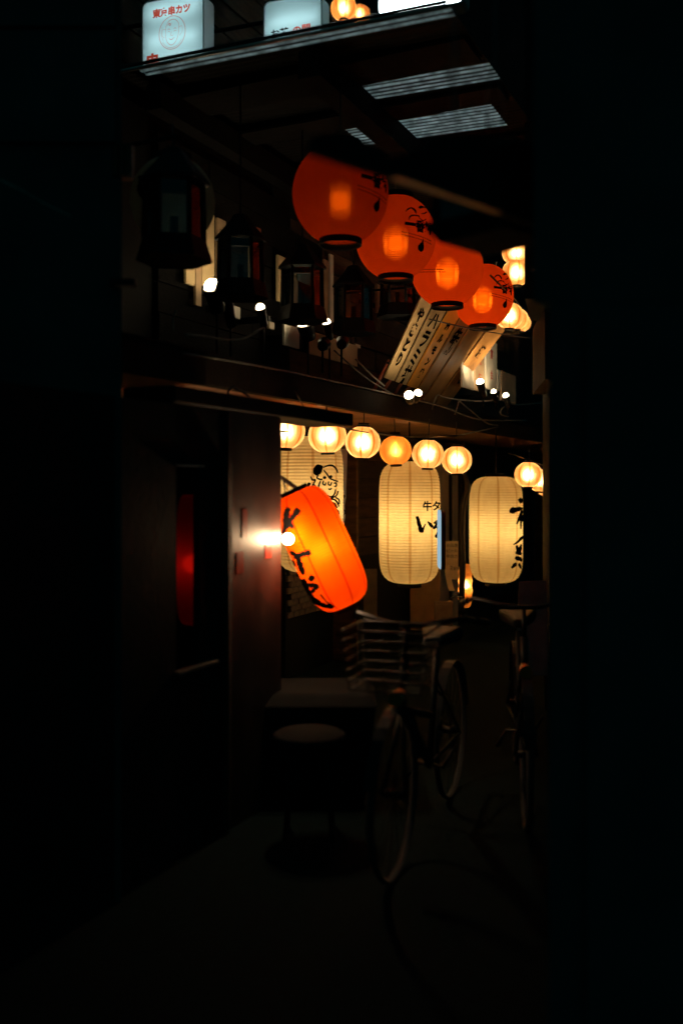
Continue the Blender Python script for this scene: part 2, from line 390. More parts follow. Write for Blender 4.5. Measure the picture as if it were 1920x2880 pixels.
# ---- main izakaya building
aL, aR = 2.6, 16.0
bG, bU, bF = -3.7, -3.35, -2.75
zF0, zF1 = .525, .683
iz = thing('izakaya_building', ABZ(8, bG, -EYE), 'old wooden tavern building with plank walls and a deep lower eave', 'building')
MB().abox(aL, aR, bG-2.2, bG-.05, -EYE, zF0).build('back_wall', M['darkwall'], iz)
MB().abox(aL, aR, bU-1.5, bU-.04, zF1, 2.2).build('upper_back_wall', M['darkwall'], iz)
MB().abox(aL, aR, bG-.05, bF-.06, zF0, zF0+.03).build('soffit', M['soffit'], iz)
MB().abox(aL, aR, bU-.04, bF-.06, zF1-.05, zF1-.01).build('ledge', M['galv'], iz)
MB().abox(aL, aR, bF-.06, bF, zF0-.004, zF1).build('fascia', M['fascia'], iz, bevel=.006)
MB().abox(aL, aR, bF-.065, bF+.012, zF1+.002, zF1+.016).build('drip_edge', M['galv'], iz)
# ground floor planks (rows of boards, staggered)
random.seed(3)
def planks(a0, a1, b, z0, z1, h, L, m, parent):
    r = 0; z = z0
    while z < z1-.02:
        hh = h*random.uniform(.92, 1.08); a = a0-(r % 2)*L*.5
        while a < a1:
            e = min(a+L-.006, a1)
            if e > a0: MB().abox(max(a, a0), e, b-.03, b+random.uniform(-.006, .006), z, min(z+hh-.008, z1)).build('plank', M['blackwood'] if b == bU and (a+e)/2 < a_of(860, bU) else m[random.randrange(len(m))], parent)  # near-black wood on the left stands in for missing light
            a += L
        z += hh; r += 1
planks(5.6, 12.0, bG, -EYE+.9, zF0-.03, .19, 1.7, [M['wood'], M['wood2']], iz)
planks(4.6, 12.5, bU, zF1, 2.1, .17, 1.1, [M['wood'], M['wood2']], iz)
# stone plinth of small bricks by the orange lantern (visible part only)
random.seed(5)
bmk = MB(); bmk.abox(0, .095, -.02, 0, 0, .045)
bk = bmk.mesh('brick'); bk.transform(Matrix.Translation(-ABZ(0,0,0))); bk.materials.append(M['brick'])
abr0, abr1 = 6.75, 7.75
for r in range(17):
    for k in range(10):
        o = bpy.data.objects.new('brick', bk); COL.objects.link(o); o.parent = iz
        o.location = ABZ(abr0+k*.1+(r % 2)*.05, bG+.06+random.uniform(-.006, .006), -EYE+.5+r*.05)-iz.location
MB().abox(abr0, abr1+.15, bG-.02, bG+.038, -EYE, .3-.95).build('plinth', M['darkwall'], iz)
# timber posts
for px, wd in ((1305, .12), (1000, .05), (1545, .16)):
    a = a_of(px, bG+.25); MB().abox(a-wd/2, a+wd/2, bG+.02, bG+.27, -EYE, zF0-.03).build('timber_post', M['wood'], iz, bevel=.006)
# door panel between the lanterns
ad0, ad1 = a_of(1236, bG+.35), a_of(1296, bG+.35)
MB().abox(ad0, ad1, bG+.01, bG+.35, -EYE, .25).build('door', M['tan'], iz)
for q in (ad0+.3, ad1-.12): MB().abox(q, q+.05, bG+.353, bG+.375, -EYE, .1).build('door_rail', M['fascia'], iz)

# ---- upper building above the canopy carrying the blade signs
ub = thing('rear_house', ABZ(8, -4.9, -EYE), 'dark rear house above the canopy with faint sloping siding', 'building')
MB().abox(5.5, 13, -6.5, -4.95, -EYE, 7).build('wall', M['darkwall'], ub)
for k in range(11): MB().abox(5.5, 13, -4.948, -4.925, 2.9+k*.3, 3.18+k*.3).build('siding_board', M['wood2'], ub)

# ---- right side buildings
rb = thing('right_house', P(1545, HY, 7)-Vector((0,0,EYE)), 'black house wall closing the right side of the alley', 'building')
xr = (1545-960)/FPX*7.0
MB().hexa([Vector(p) for p in ((xr,7,0), (5,7,0), (5,8,0), (xr+.12,7.8,0), (xr,7,EYE+.75), (5,7,EYE+.75), (5,8,EYE+.75), (xr+.12,7.8,EYE+.75))]).build('wall', M['darkwall'], rb)
xs = (1475-960)/FPX*6.0
MB().hexa([Vector(p) for p in ((1.5,15,EYE+2.0), (9,15,EYE+2.0), (9,16,EYE+2.0), (1.5,16,EYE+2.0), (1.5,15,EYE+12), (9,15,EYE+12), (9,16,EYE+12), (1.5,16,EYE+12))]).build('rear_upper_wall', M['darkwall'], rb)
MB().hexa([Vector(p) for p in ((xs,6,EYE+1.18), (5,6,EYE+1.18), (5,8.5,EYE+1.18), (xs+.2,6.8,EYE+1.18), (xs,6,EYE+5), (5,6,EYE+5), (5,8.5,EYE+5), (xs+.2,6.8,EYE+5))]).build('upper_wall', M['darkwall'], rb)
MB().hexa([Vector(p) for p in ((1.36,6.3,EYE+.7), (5,6.3,EYE+.7), (5,7.4,EYE+.7), (1.5,7.4,EYE+.7), (1.36,6.3,EYE+1.21), (5,6.3,EYE+1.21), (5,7.4,EYE+1.21), (1.5,7.4,EYE+1.21))]).build('eave', M['darkwall'], rb)
MB().box(xr+.01, xr+.05, 6.96, 6.998, .0, 2.3).build('corner_pipe', M['iron'], rb)
rn = thing('right_shed', (1.2, 2.4, 0), 'black unlit wall standing nearest the viewer along the right edge', 'building')
def wedge(x0px, y, z0, z1, th=.25):     # wall end whose side runs away from the alley
    u = (x0px-960)/FPX; a, b = u*y, (u+.03)*(y+th)
    return MB().hexa([Vector(p) for p in ((a,y,z0),(4,y,z0),(4,y+th,z0),(b,y+th,z0),(a,y,z1),(4,y,z1),(4,y+th,z1),(b,y+th,z1))])
wedge(1542, 2.4, 0, EYE+.46).build('wall', M['nightwall'], rn)
wedge(1500, 2.4, EYE+.462, EYE+5).build('upper_wall', M['nightwall'], rn)
for k in range(7): MB().box(.62+k*.3, .90+k*.3, 2.376, 2.398, 0.02, EYE+.44).build('siding_board', M['nightwall'], rn)
fe = MB().box(-8, 14, 22, 23, 0, 9); prop(fe.build('distant_wall', M['darkwall']), 'plain dark wall far down the alley', 'wall')

# ==================================================================  CANOPY ROOF
zR = 2.3; bE = -1.45; TL = .024
can = thing('canopy_roof', ABZ(5, -2.5, zR), 'corrugated canopy roof over the alley with two clear strips between dark rafters', 'canopy')
def corr(name, a0, a1, b0, b1, m, pitch=.05, amp=.0035, z=zR):
    shade_stripe = name == 'clear_sheet'
    b = MB(); n = max(2, int(round((a1-a0)/pitch))*8); V = []
    for i in range(n+1):
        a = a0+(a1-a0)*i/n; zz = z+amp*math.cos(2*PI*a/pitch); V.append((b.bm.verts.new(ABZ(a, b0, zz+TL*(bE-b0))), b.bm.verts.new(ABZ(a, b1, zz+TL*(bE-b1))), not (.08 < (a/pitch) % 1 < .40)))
    for p, q in zip(V, V[1:]):
        f = b.bm.faces.new((p[0], p[1], q[1], q[0])); f.smooth = True; f.material_index = int(shade_stripe and p[2])  # dark faces paint the shade lines of the clear sheets
    return b.build(name, m, can, mats=[m, M['shade_stripe']] if shade_stripe else None)
corr('clear_sheet', 4.33, 4.43, -3.3, bE, M['clear'])  # clear strip added to make the front edge bright
corr('metal_sheet', 4.33, 4.43, -5.2, -3.302, M['galv'])  # opaque, so the bright edge goes dark toward the left
corr('metal_sheet', 4.43, 5.0, -5.2, bE, M['galv'])
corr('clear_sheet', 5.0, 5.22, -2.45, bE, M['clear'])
corr('metal_sheet', 5.0, 5.22, -5.2, -2.452, M['galv'])  # opaque in place of clear sheet, standing in for fading light
corr('metal_sheet', 5.22, 5.25, -5.2, bE, M['galv'])
corr('metal_sheet', 5.25, 5.5, -5.2, bE, M['galv'])
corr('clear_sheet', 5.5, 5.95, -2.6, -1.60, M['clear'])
corr('metal_sheet', 5.5, 5.95, -1.598, bE, M['galv'])
corr('metal_sheet', 5.5, 5.95, -5.2, -2.602, M['galv'])  # opaque here too, to darken the left of the second clear strip
corr('metal_sheet', 5.95, 7.6, -5.2, bE, M['galv'])
MB().abox(4.42, 7.6, -2.32, -2.19, zR-.16, zR-.012).build('rafter', M['blackwood'], can)
MB().abox(4.42, 7.6, -3.3, -3.2, zR-.16, zR-.012).build('rafter', M['blackwood'], can)
for a, wd in ((4.62, .3), (5.26, .22), (6.05, .3)):
    MB().abox(a, a+wd, -5.2, -2.325, zR-.03, zR-.013).build('purlin', M['blackwood'], can)
    MB().abox(a, a+wd, -2.185, bE-.02, zR-.03, zR-.013).build('purlin', M['blackwood'], can)
MB().tube([ABZ(4.335, -5.2, zR+.03+TL*3.75), ABZ(4.335, bE-.02, zR+.03)], .010, 10).build('edge_pipe', M['dull'], can)
MB().tube([ABZ(4.30, -5.2, zR-.012+TL*3.75), ABZ(4.30, bE, zR-.012)], .010, 10).build('edge_pipe', M['steel'], can)
MB().abox(6.0, 7.6, -3.35, -5.0, zR-.3, zR-.02).build('end_truss', M['darkwall'], can)
MB().abox(6.3, 6.42, bE-.1, bE, -EYE, zR-.02).bm.free()

# ==================================================================  LIT BLADE SIGNS ABOVE THE CANOPY
def rounded(wd, ht, r, n=5):
    pts = []
    for cx, cy, a0 in ((wd/2-r, ht/2-r, 0), (-wd/2+r, ht/2-r, PI/2), (-wd/2+r, -ht/2+r, PI), (wd/2-r, -ht/2+r, 1.5*PI)):
        for k in range(n+1): a = a0+PI/2*k/n; pts.append((cx+r*math.cos(a), cy+r*math.sin(a)))
    return pts
def plate(name, pts, y0, y1, m, parent):
    b = MB(); f = [b.bm.verts.new((x, y0, z)) for x, z in pts]; k = [b.bm.verts.new((x, y1, z)) for x, z in pts]
    b.bm.faces.new(f); b.bm.faces.new(k[::-1]); n = len(pts)
    for i in range(n): b.bm.faces.new((f[i], k[i], k[(i+1)%n], f[(i+1)%n]))
    return b.build(name, m, parent, world=False)
def sign_face(name, st, warm=(.78,.88,.88), var=.6):
    m = bpy.data.materials.new(name); m.use_nodes = True; nt = m.node_tree; N = nt.nodes; N.clear(); L = nt.links.new
    t = N.new('ShaderNodeBsdfTranslucent'); t.inputs['Color'].default_value = (*warm, 1)
    d = N.new('ShaderNodeBsdfPrincipled'); d.inputs['Base Color'].default_value = (.5,.55,.55,1); d.inputs['Roughness'].default_value = .3
    mx = N.new('ShaderNodeMixShader'); mx.inputs[0].default_value = .15; o = N.new('ShaderNodeOutputMaterial')
    L(t.outputs[0], mx.inputs[1]); L(d.outputs[0], mx.inputs[2]); L(mx.outputs[0], o.inputs['Surface']); return m
M['acrylic'] = sign_face('milky_acrylic', 1)
TUBE = emit('fluorescent_tube', (.75,.95,1), 20)
def lightbox(px, py, t, wd, ht, label, tube_e, tubes, cat='sign'):
    c = P(px, py, t); s = thing('light_box_sign', c, label, cat, 'lit box signs above the canopy', rz=-YAW*.78)
    r = .05; dp = .16
    plate('front_face', rounded(wd-.02, ht-.02, r), -dp/2, -dp/2+.004, M['acrylic'], s)
    plate('back_face', rounded(wd-.02, ht-.02, r), dp/2-.004, dp/2, M['acrylic'], s)
    out, inn = rounded(wd, ht, r+.005), rounded(wd-.02, ht-.02, r); b = MB(); n = len(out)
    for y in (-dp/2-.006, dp/2+.006):
        for i in range(n):
            j = (i+1) % n; b.quad((out[i][0], y, out[i][1]), (out[j][0], y, out[j][1]), (inn[j][0], y, inn[j][1]), (inn[i][0], y, inn[i][1]))
    for i in range(n):
        j = (i+1) % n; b.quad((out[i][0], -dp/2-.006, out[i][1]), (out[i][0], dp/2+.006, out[i][1]), (out[j][0], dp/2+.006, out[j][1]), (out[j][0], -dp/2-.006, out[j][1]))
    b.build('frame', M['whiteframe'], s, world=False)
    m = emit('fluorescent_tube', (.75,.95,1), tube_e)
    for z in tubes:
        MB().tube([(-wd/2+.05, 0, z), (wd/2-.05, 0, z)], .013, 8).build('tube_lamp', m, s, world=False)
    MB().tube([(-wd/2, .02, ht*.3), (-wd/2-.8, .02, ht*.3)], .018, 8).build('bracket', M['iron'], s, world=False)
    return s, -dp/2-.0025
M['whiteframe'] = mat('pale_metal_frame', (.42,.46,.46), .4)
s1, yf = lightbox(500, 108, 7.6, .56, .60, 'square white light box with red lettering and a ringed face drawing', 7.5, (.20, -.03, -.22))
put1 = lambda x, y: Vector((x, yf, y))
def backprint(name, col):
    m = bpy.data.materials.new(name); m.use_nodes = True; nt = m.node_tree; nt.nodes.clear()
    t = nt.nodes.new('ShaderNodeBsdfTranslucent'); t.inputs['Color'].default_value = (*col, 1); o = nt.nodes.new('ShaderNodeOutputMaterial')
    nt.links.new(t.outputs[0], o.inputs['Surface']); return m
M['redlit'] = backprint('red_backlit_print', (.75,.06,.03))
marks('lettering', text_shape('東京串カツ', .068, .0035), lambda x, y: put1(x-.01, y*1.05+.185), M['redlit'], s1, world=False)
def ring(cx, cy, r, h, n=40): return [(cx+r*math.cos(2*PI*k/n), cy+r*math.sin(2*PI*k/n), h) for k in range(n+1)]
face = [ring(0, 0, .118, .0022), [(-.055,.055,.0015),(-.06,-.01,.0012),(-.045,-.06,.0015),(-.01,-.088,.002),(.03,-.07,.0015),(.055,-.02,.0014),(.06,.04,.0012)],
        [(-.055,.05,.0012),(-.03,.085,.0018),(.02,.092,.0018),(.055,.065,.0016),(.06,.035,.001)], [(-.04,.055,.0015),(-.025,.07,.003),(-.012,.055,.0012)], [(-.03,.075,.001),(-.02,.05,.0025),(-.005,.075,.001)],
        [(-.042,.022,.001),(-.03,.030,.002),(-.016,.022,.001)], [(.012,.022,.001),(.026,.030,.002),(.04,.022,.001)],
        [(-.04,.008,.001),(-.028,.011,.0015),(-.018,.006,.001)], [(.014,.006,.001),(.026,.011,.0015),(.038,.008,.001)],
        [(-.004,.01,.001),(-.012,-.018,.0012),(.004,-.022,.001),(.012,-.014,.001)], [(-.03,-.036,.001),(-.008,-.05,.0025),(.022,-.036,.001)],
        [(-.06,.03,.001),(-.085,.03,.001),(-.09,-.01,.001),(-.068,-.03,.001)], [(.062,.03,.001),(.088,.035,.001),(.09,-.005,.001),(.066,-.03,.001)],
        [(-.088,.05,.001),(-.098,.0,.001),(-.08,-.05,.001)], [(-.085,-.06,.0012),(-.05,-.095,.0012),(0,-.106,.0014),(.05,-.094,.0012),(.085,-.06,.0012)]]
M['pinkprint'] = backprint('pink_print', (.80,.25,.20))
marks('face_drawing', stroke_shape(face), lambda x, y: put1(x-.005, y*1.12+.015), M['pinkprint'], s1, world=False)
marks('lower_lettering', text_shape('串', .13, .006), lambda x, y: put1(x-.185, y-.20), M['redlit'], s1, world=False)
s2, _ = lightbox(833, 100, 8.0, .53, .58, 'plain white light box beside the ringed-face sign, black and red lettering at its foot', 16, (.10, -.14))
marks('lettering', text_shape('お茶', .085, .002), lambda x, y: Vector((x-.12, yf, y+.00)), M['ink'], s2, world=False)
marks('red_lettering', text_shape('の間', .085, .002), lambda x, y: Vector((x+.08, yf, y+.00)), M['redlit'], s2, world=False)
s3, _ = lightbox(1190, -170, 7.2, .68, 1.15, 'largest and brightest white light box, cut by the top of the photo', 8, (.45, .15, -.15, -.45))

fm = emit('backlit_face', (.80,.97,1), 15)
for o in list(COL.objects):
    if o.parent == s3 and o.name.split('.')[0] in ('front_face',): o.data.materials[0] = fm

# ==================================================================  LANTERN KINDS
lantern_meshes('small', .13, .228, 'ball', 22, 3, .0012, .045, 8, 7, .014, M['p_small'], M['p_small_rib'])
lantern_meshes('small_o', .13, .228, 'ball', 22, 3, .0012, .045, 8, 7, .014, M['p_small_o'], M['p_small_rib'])
lantern_meshes('cream', .262, 1.03, 7, 42, 4, .006, .10, 8, 4.6, .035, M['p_cream'], M['p_cream_rib'])
lantern_meshes('orange', .168, .665, 5, 48, 4, .0036, .075, 8, 4.0, .022, M['p_orange'], M['p_orange_rib'])
lantern_meshes('red', .262, .50, 'ball', 46, 4, .0030, .115, 0, 0, .032, M['p_red'], None)
lantern_meshes('plain', .22, .42, 'ball', 40, 3, .001, .10, 0, 0, .03, M['p_dim'], None)
lantern_meshes('deep', .085, .60, 5, 40, 3, .0015, .05, 8, 3, .02, M['p_deep'], M['p_deep'])

WARM = (1, .72, .42)
# ---- small round lanterns under the eave
smalls = [
 (803, 1212, 6.20, 'small', 'small round cream lantern half cut by the dark post, a torn slot in it', 1.0),
 (920, 1225, 6.38, 'small', 'small round cream lantern just below the end of the black gutter', 1.15),
 (1020, 1244, 6.90, 'small', 'small round cream lantern between the gutter end and the darker orange one', 1.1),
 (1112, 1267, 7.60, 'small_o', 'darker orange small round lantern in the eave row, above the tall lettered lantern', .55),
 (1203, 1277, 7.65, 'small', 'small round cream lantern overlapping the top of the tall lantern with brush letters', 1.0),
 (1284, 1294, 8.05, 'small', 'last small round cream lantern of the close eave row, over the door', .85),
 (1485, 1335, 8.80, 'small', 'small round cream lantern in front of the far tall lantern, apart from the eave row', .95),
 (1520, 1352, 9.90, 'small', 'small round cream lantern half hidden behind the one at the far tall lantern', .8),
 (1537, 1370, 12.0, 'small', 'tiny round cream lantern glimpsed lowest by the right wall', .8)]
for i, (x, y, t, k, lab, pw) in enumerate(smalls):
    c = P(x, y, t); top = c.z+.114
    cord = max(.03, (EYE+zF0)-top) if i < 6 else .12
    o = lantern(k, c, lab, 4.4*pw, WARM, cord=cord, group='small round lanterns under the eave', rot=random.uniform(-.12, .12), light_r=.02)
    o.rotation_euler = (random.uniform(-.05, .05), random.uniform(-.05, .05), o.rotation_euler.z)
    if i in (2, 3, 5, 6):
        MB().box(-.055, .055, -.04, .04, .130, .142).build('cap_plate', M['iron'], o, world=False)
# torn slot (a dark tear) on the first
marks('tear', stroke_shape([[(-.05,0,.008),(0,0,.006),(.03,-.002,.001)]]), lambda x, y: wrap('small')(x-.0, y-.015), M['ink'], [o for o in S.objects if o.name == 'paper_lantern'][0], world=False)
# outer cord rail for the three by the right
rail = MB().tube([P(1430, 1275, 8.6), P(1485, 1292, 8.8), P(1520, 1306, 9.9), P(1560, 1322, 12.1)], .006, 6)
prop(rail.build('hanging_wire', M['cable']), 'thin black wire carrying the small lanterns at the right wall', 'wire')

# ---- three tall cream lanterns
def hang_rod(o, key, top_z, m='iron'):
    d = LM[key]; q = MB(); q.tube([(0, 0, d['H']/2), (0, 0, top_z-o.location.z)], .006, 6); q.build('hanger', M[m], o, world=False)
C0 = lantern('cream', P(870, 1418, 7.2), 'tall cream lantern with a line drawing of a capped cook, behind the orange one', 4.2, (1,.80,.52), cord=0, rot=.10, light_r=.10, group='tall cream lanterns')
C1 = lantern('cream', P(1151, 1469, 8.0), 'tall cream lantern with black brush letters, its edge hidden by a slim blue-white sign', 4.7, (1,.78,.46), cord=0, rot=.02, light_r=.10, group='tall cream lanterns')
C2 = lantern('cream', P(1394, 1489, 9.2), 'tall cream lantern farther down the alley with heavy black brush marks on its right side', 4.3, (1,.78,.46), cord=0, rot=.09, light_r=.10, group='tall cream lanterns')
for o in (C0, C1, C2): hang_rod(o, 'cream', EYE+zF0)
def on_lantern(o, key, cx, cy, t, strokes, m='ink', name='brush_mark', tilt=0, jag=.12, sc=1.0, sub=.02, fat=1.5):
    """strokes in photo pixels relative to the lantern's centre, turned into metres on its skin"""
    k = t/FPX*sc; ct, st = math.cos(tilt), math.sin(tilt)
    sh = stroke_shape([[(((x-cx)*ct-(y-cy)*st)*k, -((x-cx)*st+(y-cy)*ct)*k, h*k*fat) for x, y, h in s_] for s_ in strokes], jag)
    return marks(name, sh, wrap(key), M[m], o, world=False, sub=sub)
# iro ("いろ") and the small ushi-ta above it
on_lantern(C1, 'cream', 1151, 1469, 8.0, [
 [(1171,1449,3),(1175,1462,3.5),(1179,1478,4),(1184,1490,4),(1189,1480,2),(1194,1470,1)],
 [(1200,1464,1.5),(1206,1470,3),(1211,1476,3.5),(1213,1481,2)],
 [(1217,1469,2),(1224,1466,2.5),(1229,1465,3),(1223,1474,2.5),(1217,1483,2.5),(1224,1480,2),(1230,1484,3),(1231,1494,3.5),(1226,1504,4),(1220,1506,2.5)]], jag=.2, fat=1.35)
marks('small_lettering', text_shape('牛タン', .085, .003), lambda x, y: wrap('cream')(min(.255, x*.9+.232-.01), y+.137), M['ink'], C1, world=False, sub=.02)
on_lantern(C2, 'cream', 1394, 1489, 9.2, [
 [(1457,1401,4),(1461,1407,6),(1464,1414,4)],
 [(1430,1436,3),(1440,1434,8),(1450,1432,7),(1459,1429,5),(1466,1432,4)],
 [(1466,1434,4),(1462,1446,5),(1456,1458,4),(1450,1472,1.5)], [(1460,1450,4),(1462,1466,3),(1461,1486,1.5)], [(1463,1446,3),(1467,1460,4),(1468,1466,2)],
 [(1441,1528,1.5),(1452,1521,3),(1463,1512,4),(1468,1506,2)],
 [(1450,1530,3),(1452,1540,4),(1456,1550,3)], [(1462,1528,2.5),(1460,1540,4),(1458,1552,3)], [(1447,1548,3),(1456,1552,5),(1464,1556,3)],
 [(1446,1562,3),(1452,1566,6),(1460,1570,5),(1464,1577,2)], [(1436,1592,3),(1444,1584,5),(1449,1578,2)], [(1456,1580,3),(1460,1590,3),(1462,1596,1.5)]], jag=.25, fat=1.1)
# cook drawing on the first tall lantern (plain capped head)
cook = [
 [(905,1322,5),(897,1321,8),(890,1327,7),(893,1337,3)],
 [(907,1316,1),(920,1311,1.4),(933,1311,1.6),(943,1320,1.5),(947,1331,1)],
 [(908,1323,1),(918,1335,1.3),(925,1345,1.4),(937,1351,1.2),(948,1354,1)],
 [(894,1337,1),(890,1344,1.2),(897,1348,1.3),(905,1349,1.3)],
 [(907,1342,2),(911,1344,2.4),(914,1341,1.5)], [(924,1342,1.5),(928,1341,2.4),(931,1344,1.5)],
 [(908,1352,1),(906,1360,1.2),(912,1364,1.2),(914,1357,1)], [(922,1354,1),(921,1362,1.2),(927,1364,1.2),(930,1356,1)],
 [(900,1352,1),(895,1366,1.4),(895,1378,1.4),(904,1387,1.4),(915,1392,1.4),(930,1396,1.4),(938,1388,1.3),(941,1376,1.2)],
 [(921,1374,1),(926,1376,1.2),(930,1372,1)], [(936,1360,1),(942,1358,1.2),(943,1366,1.2),(937,1368,1)],
 [(873,1340,1),(878,1350,1.5),(886,1350,1.2),(880,1362,1.2),(876,1370,1.2)], [(882,1362,1),(890,1374,1.4),(897,1384,1.2)], [(864,1362,1),(870,1360,2),(866,1368,2),(870,1374,2),(864,1378,1)],
 [(876,1372,1.2),(886,1386,1.4),(896,1398,1.4)],
 [(904,1392,1),(918,1402,1.3),(930,1400,1.2),(944,1392,1.2),(948,1380,1.2)],
 [(920,1404,1.2),(935,1403,1.4),(946,1412,1.4),(950,1424,1.2)], [(928,1412,1.5),(938,1416,2),(944,1428,2)], [(934,1424,1.6),(946,1436,2),(950,1446,1.5)], [(940,1398,1),(950,1404,1.4),(952,1416,1.2)]]
on_lantern(C0, 'cream', 870, 1418, 7.2, cook, name='cook_drawing', jag=.1, fat=1.7)

# bright poster strip right of it
ps = thing('poster_strip', fb(967, 1470, -3.05), 'narrow bright paper strip with torn edge beside the capped cook lantern', 'poster')
c0, c1, c2, c3 = P(956, 1478, 7.35), P(970, 1476, 7.42), P(976, 1262, 7.42), P(958, 1262, 7.35)
pm = MB(); d_ = Vector((0, .006, 0)); pts = [P(957,1476,7.35), P(966,1482,7.38), P(971,1450,7.40), P(969,1420,7.40), P(973,1400,7.41), P(974,1330,7.42), P(977,1262,7.42), P(958,1262,7.35)]
f_ = [pm.bm.verts.new(p) for p in pts]; g_ = [pm.bm.verts.new(p+d_) for p in pts]; pm.bm.faces.new(f_); pm.bm.faces.new(g_[::-1])
for i in range(8): pm.bm.faces.new((f_[i], g_[i], g_[(i+1)%8], f_[(i+1)%8]))
pm.build('sheet', M['white'], ps)
MB().tube([P(967, 1265, 7.41), P(967, 1265, 7.41)+Vector((0,0,.0))+(ABZ(0,0,zF0)-ABZ(0,0,0))*0+Vector((0,0,EYE+zF0-P(967,1265,7.41).z))], .003, 5).build('string', M['cable'], ps)
marks('print', stroke_shape([[(0,0,.004),(.006,.02,.007),(-.002,.03,.003)], [(.0,-.13,.003),(.012,-.11,.005),(.004,-.09,.004),(-.01,-.1,.003)], [(-.01,-.17,.002),(.0,-.15,.003),(-.006,-.2,.002)]]), lambda x, y: P(966, 1402, 7.385)+Vector((x, 0, y)), M['ink'], ps)

# ---- tilted orange lantern
TO = math.radians(24.9)
cO = P(902, 1543, 5.05)
yawO = math.atan2(-cO.y, -cO.x)
view = (Vector((0,0,EYE))-cO).normalized()
Rm = Matrix.Rotation(TO, 4, view) @ Matrix.Rotation(yawO, 4, 'Z')
O = lantern('orange', cO, 'large glowing orange lantern hanging tilted with three black brush characters', 5.2, (1,.72,.40), cord=0, tilt=Rm.to_euler(), rot=.30, light_r=.06)
on_lantern(O, 'orange', 902, 1543, 5.05, [
 [(812,1426,3.5),(808,1440,4.5),(806,1456,5),(807,1476,5),(810,1484,2)], [(840,1430,5),(832,1441,5),(824,1452,4),(819,1460,3)], [(818,1456,3),(812,1468,6),(820,1475,4),(824,1482,2)], [(806,1474,4),(800,1490,3),(796,1500,2)],
 [(872,1547,4),(862,1550,4.5),(850,1554,4),(838,1560,3),(826,1568,2)], [(817,1548,3),(830,1556,4.5),(843,1560,3)], [(836,1554,3.5),(842,1576,4.5),(850,1600,5),(853,1612,2.5)], [(824,1572,2.5),(832,1590,2)],
 [(868,1616,4),(876,1620,6),(882,1624,3)], [(852,1624,4.5),(862,1650,5),(876,1676,5.5),(900,1694,5),(934,1700,3),(916,1684,1.2),(900,1664,1.2)], [(858,1640,3),(872,1640,4),(888,1640,4.5),(882,1652,3),(874,1662,2.5)],
 [(852,1648,3),(860,1670,3),(866,1690,2)]], tilt=TO, jag=.25, fat=1.65)
# its bracket: dark arm and wire to the post
br = MB(); br.tube([P(838, 1376, 5.05), P(795, 1346, 5.0), P(770, 1330, 4.78)], .012, 8)
br.tube([P(797, 1340, 4.95), P(800, 1362, 4.95), P(806, 1376, 4.98)], .003, 6); br.tube([P(796, 1352, 4.95), P(801, 1380, 5.0), P(803, 1398, 5.03)], .003, 6)
prop(br.build('lantern_bracket', M['wood2']), 'dark stick and wires holding the tilted orange lantern to the post', 'bracket')

# ---- bare lamp at the post
bb = thing('bare_bulb', P(810, 1516, 4.78), 'glaring bare bulb on the post end by the orange lantern', 'light bulb')
q = MB(); q.ball(P(810, 1516, 4.78), .030, 20); q.build('globe', M['e_bare'], bb)
MB().tube([P(810, 1516, 4.78)+Vector((-.004,.012,0)), P(792, 1516, 4.83), P(780, 1518, 4.80)], .012, 8).build('socket', M['plastic'], bb)
light('bulb_glow', Vector((.0,-.055,0)), 7, (1,.66,.36), .02, bb)
light('bulb_glow', Vector((.01,.055,0)), 6, (1,.72,.42), .02, bb)

